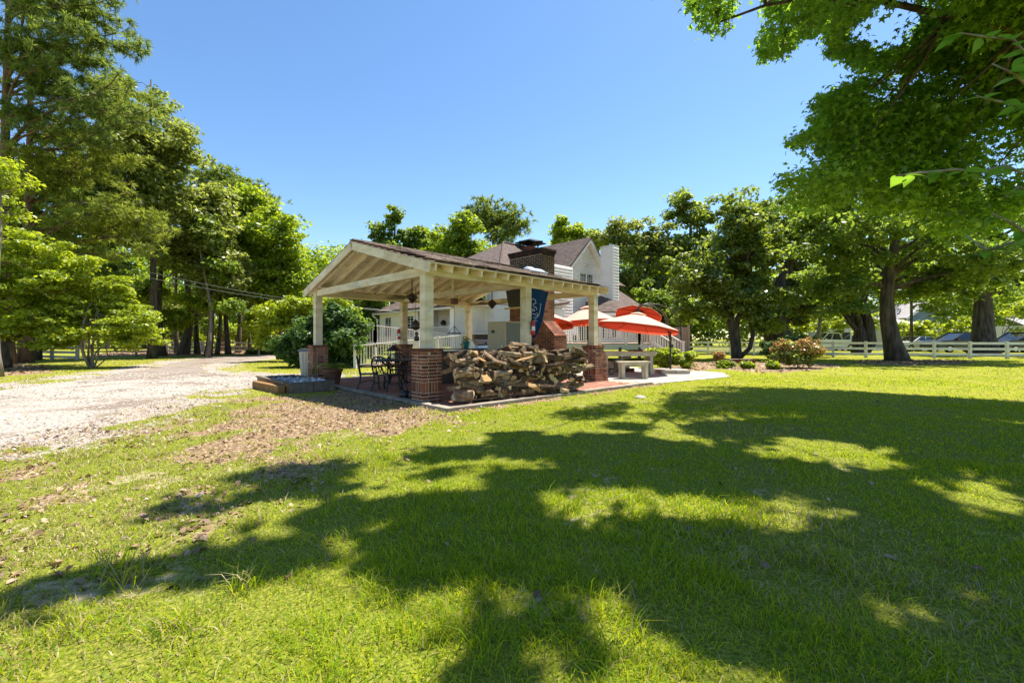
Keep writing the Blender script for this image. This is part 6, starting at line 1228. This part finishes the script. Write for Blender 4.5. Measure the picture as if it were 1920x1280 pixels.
M_TYRE = plain('tyre', (.02, .02, .02), .8, spec=.2)
M_HEAD = plain('lamp_glass', (.6, .6, .62), .15)
def paint(n, c): return plain('car_paint_'+n, c, .22, .2, spec=.6, bump=0, var=.03)
def car(label, x, y, yaw, mat, kind='sedan'):
    """profiles run along the length; the cabin narrows upwards"""
    t = thing('parked_car', label, 'car', (x, y, 0), 'cars parked beyond the paddock fence')
    if kind == 'sedan': L, W_, low = 4.7, 1.8, [(-2.35, .35), (-2.33, .75), (-2.2, .95), (-1.3, 1.02), (.75, 1.0), (1.9, .88), (2.28, .72), (2.35, .4), (2.2, .28), (-2.2, .28)]; cab = [(-1.75, 1.0), (-1.0, 1.42), (.1, 1.46), (1.0, 1.0)]
    elif kind == 'suv': L, W_, low = 4.9, 1.95, [(-2.42, .4), (-2.4, .9), (-2.35, 1.12), (-1.3, 1.15), (.9, 1.14), (2.1, 1.05), (2.42, .85), (2.45, .45), (2.3, .32), (-2.3, .32)]; cab = [(-2.3, 1.13), (-2.05, 1.74), (.2, 1.8), (1.15, 1.13)]
    else: L, W_, low = 5.4, 1.95, [(-2.7, .5), (-2.7, 1.12), (-.55, 1.12), (1.0, 1.15), (2.5, 1.08), (2.7, .9), (2.72, .5), (2.5, .4), (-2.5, .4)]; cab = [(-.75, 1.12), (-.6, 1.8), (.55, 1.82), (1.3, 1.13)]
    ca, sa = math.cos(yaw), math.sin(yaw)
    def w(p): return (x+p[0]*ca-p[1]*sa, y+p[0]*sa+p[1]*ca, p[2])
    n = len(low); mb = MB(); rows = [(-W_/2, .93), (-W_/2+.02, 1.0), (W_/2-.02, 1.0), (W_/2, .93)]; vs = []
    for yy, k in rows:
        for (a, b) in low: vs.append(w((a*(.985 if k < 1 else 1), yy, .3+(b-.3)*(k if k < 1 else 1))))
    fs = [(r*n+i, r*n+(i+1) % n, (r+1)*n+(i+1) % n, (r+1)*n+i) for r in range(3) for i in range(n)]+[tuple(range(n)), tuple(3*n+i for i in range(n))[::-1]]
    mb.add(vs, fs); m = len(cab); top = [(-W_/2+.06, 0), (-W_/2+.22, 1), (W_/2-.22, 1), (W_/2-.06, 0)]
    b0, b1 = cab[0], cab[-1]; t0, t1 = cab[1], cab[2]
    q = lambda p, yy: w((p[0], yy, p[1])); lo_, hi_ = W_/2-.06, W_/2-.22
    rf = MB(); rf.add([q(t0, -hi_), q(t1, -hi_), q(t1, hi_), q(t0, hi_)]+[q((p[0], p[1]-.06), s*hi_) for p, s in ((t0, -1), (t1, -1), (t1, 1), (t0, 1))], [(0, 1, 2, 3), (4, 7, 6, 5), (0, 4, 5, 1), (1, 5, 6, 2), (2, 6, 7, 3), (3, 7, 4, 0)])
    for s in (-1, 1):
        for p, e in ((b0, t0), (b1, t1), ((b0[0]*.45+b1[0]*.55, b0[1]), (t0[0]*.45+t1[0]*.55, t0[1]))): mb.bar(q(p, s*lo_), q((e[0], e[1]-.03), s*hi_), .07, .07)
    mb.v += rf.v; k = len(mb.v)-8; mb.f += [tuple(i+k for i in f) for f in rf.f]; mb.m += [0]*6
    mb.build('body', mat, t)
    e = .04; gl = MB(); B0, B1, T0, T1 = (b0[0]+e, b0[1]), (b1[0]-e, b1[1]), (t0[0]+.02, t0[1]-.07), (t1[0]-.02, t1[1]-.07)
    for s in (-1, 1): gl.add([q(B0, s*(lo_-.02)), q(B1, s*(lo_-.02)), q(T1, s*(hi_-.01)), q(T0, s*(hi_-.01))], [(0, 1, 2, 3)])
    gl.add([q(B0, -lo_+.03), q(B0, lo_-.03), q(T0, hi_-.03), q(T0, -hi_+.03), q(B1, -lo_+.03), q(B1, lo_-.03), q(T1, hi_-.03), q(T1, -hi_+.03)], [(0, 1, 2, 3), (4, 7, 6, 5)]); gl.build('window_glass', M_GLASS, t)
    for ax in (-L*.29, L*.31):
        for s in (-1, 1):
            a, b = w((ax, s*(W_/2-.2), .33)), w((ax, s*(W_/2+.01), .33)); wh = MB().tube([a, b], .33, 16).build('wheel', M_TYRE, t); MB().tube([w((ax, s*(W_/2-.05), .33)), w((ax, s*(W_/2+.02), .33))], .2, 12).build('rim', M_STEEL, wh)
    for s in (-1, 1):
        MB().box(w((L/2-.1, s*(W_/2-.3), .72)), (.16, .4, .13), yaw).build('headlight', M_HEAD, t); MB().box(w((-L/2+.05, s*(W_/2-.25), .85)), (.12, .3, .16), yaw).build('tail_light', M_RED, t)
        MB().box(w((cab[-1][0]-.25, s*(W_/2+.06), cab[0][1]+.05)), (.12, .16, .12), yaw).build('mirror', mat, t)
c = at(1714, 0, 41); car('white sedan parked behind the lone shade tree', c[0], c[1], PI+.15, paint('white', (.7, .71, .72)), 'sedan')
c = at(1797, 0, 38); car('dark grey sport utility car left of the massive oak', c[0], c[1], PI-.1, paint('grey', (.035, .04, .05)), 'suv')
c = at(1912, 0, 38); car('dark car at the right edge beyond the massive oak', c[0], c[1], PI, paint('black', (.025, .03, .035)), 'suv')
c = at(1552, 0, 43); car('white pickup truck behind the red tipped bush', c[0], c[1], PI+.05, paint('pickup', (.66, .68, .7)), 'pickup')

def neighbours():
    M_BLUE = surf('blue_grey_siding', [(.12, .17, .24), (.17, .23, .31)], .7, 1, bump=.05); M_LR = surf('light_roof', [(.3, .27, .27), (.42, .39, .38)], .9, 4, bump=.3)
    d = 58; t = thing('neighbour_house', 'blue grey gabled house with garage seen between the right hand trees', 'house', at(1750, 0, d)*[1, 1, 0]); a, b = at(1700, 0, d)[0], at(1768, 0, d)[0]
    pk = at(1735, 568, d)[2]; ev = at(0, 592, d)[2]; mb = MB(); mb.prism([(a, d, 0), (b, d, 0), (b, d, ev), ((a+b)/2, d, pk), (a, d, ev)], (0, 9, 0)); mb.build('wall', M_BLUE, t)
    for s, e in ((a-.5, -1), (b+.5, 1)):
        m = (a+b)/2; roof(t, [((s, d-.5, ev-.3), (m, d-.5, pk+.1), (m, d+9, pk+.1), (s, d+9, ev-.3))], 'roof', .15, M_LR); MB().bar((s, d-.52, ev-.42), (m, d-.52, pk), .1, .35).build('trim_board', M_TRIMH, t)
    g0, g1 = at(1690, 0, d-6)[0], at(1748, 0, d-6)[0]; zt, zb2 = at(0, 592, d-6)[2], at(0, 612, d-6)[2]; MB().box(((g0+g1)/2, d-3.2, zb2/2), (g1-g0, 6, zb2)).build('garage_wall', plain('cream_wall', (.6, .57, .48), .7), t)
    roof(t, [((g0-.5, d-6.6, zb2), (g1+.5, d-6.6, zb2), (g1+.3, d-.2, zt), (g0+1.5, d-.2, zt))], 'garage_roof', .15, M_LR); MB().box((g1-.9*(g1-g0)/2, d-6.23, 1.3), (2.4, .06, 2.4)).build('garage_door', M_TRIMH, t)
    d = 60; c = at(1592, 0, d); t = thing('white_bungalow', 'low white house glimpsed left of the forked oak', 'house', (c[0], d, 0)); MB().box((c[0], d, 1.5), (8, 5, 3)).build('wall', M_TRIMH, t); roof(t, [((c[0]-4.4, d-2.9, 2.95), (c[0]+4.4, d-2.9, 2.95), (c[0]+4.4, d, 4.3), (c[0]-4.4, d, 4.3)), ((c[0]-4.4, d, 4.3), (c[0]+4.4, d, 4.3), (c[0]+4.4, d+2.9, 2.95), (c[0]-4.4, d+2.9, 2.95))], 'roof', .1, M_LR)
    for s in (-2.4, 0, 2.4): MB().box((c[0]+s, d-2.53, 1.5), (1, .06, 1.1)).build('window', M_GLASS, t)
    d = 52; c = at(1925, 0, d); t = thing('white_cottage', 'white cottage corner at the far right edge', 'house', (c[0], d, 0)); MB().box((c[0]+2, d+2, 1.4), (5, 5, 2.8)).build('wall', M_TRIMH, t); roof(t, [((c[0]-.9, d-.9, 2.7), (c[0]+5, d-.9, 2.7), (c[0]+5, d+2, 4.1), (c[0]-.9, d+2, 4.1))], 'roof', .1, M_LR); MB().box((c[0]+1.5, d-.53, 1.4), (.9, .06, 1.1)).build('window', M_GLASS, t)
neighbours()
rd = MB(); rd.prism([(14, 44.6, -.05), (140, 41, -.05), (140, 47, -.05), (14, 49, -.05)], (0, 0, .06)); tag(rd.build('road', surf('asphalt', [(.05, .05, .05), (.085, .083, .08)], .9, 6, bump=.3)), 'grey road beyond the paddock fence', kind='structure')
def pole(label, px, d, top, r=.13):
    c = at(px, 0, d); t = thing('utility_pole', label, 'utility pole', (c[0], d, 0)); MB().tube([(c[0], d, -.05), (c[0], d, top)], [r, r*.7], 9).build('shaft', M_BARK, t); MB().bar((c[0]-.9, d, top-.5), (c[0]+.9, d, top-.5), .1, .1).build('crossarm', M_BARK, t)
    for s in (-.8, .8): MB().lathe((c[0]+s, d, top-.45), [(.04, 0), (.06, .06), (.03, .14)], 7).build('insulator', M_STEEL, t)
    return np.array([c[0], d, top-.4])
p = pole('slim utility pole in front of the blue grey house', 1709, 40, 6.8)
for k, (s, z) in enumerate(((-.8, 0), (.8, -.12))):
    a = p+np.array([s, 0, z]); b = np.array([a[0]+26, 36, a[2]-1.2]); q = [a+(b-a)*i/10-Z3*.9*math.sin(PI*i/10) for i in range(11)]; tag(MB().tube(q, .022, 4).build('power_line', M_STEEL), ('upper thin power line at the far right', 'lower thin power line at the far right')[k], 'wire')
for k, (y0, y1, r, lb) in enumerate(((487, 582, .009, 'upper slack service wire crossing the left wood to the house'), (500, 590, .011, 'lower slack service wire crossing the left wood to the house'))):
    a, b = at(175, y0, 20), hv(-2.4, 9-k, 2.9-.1*k); q = [a+(b-a)*i/14-Z3*.35*math.sin(PI*i/14) for i in range(15)]; tag(MB().tube(q, r, 4).build('power_line', M_GREYM), lb, 'wire')
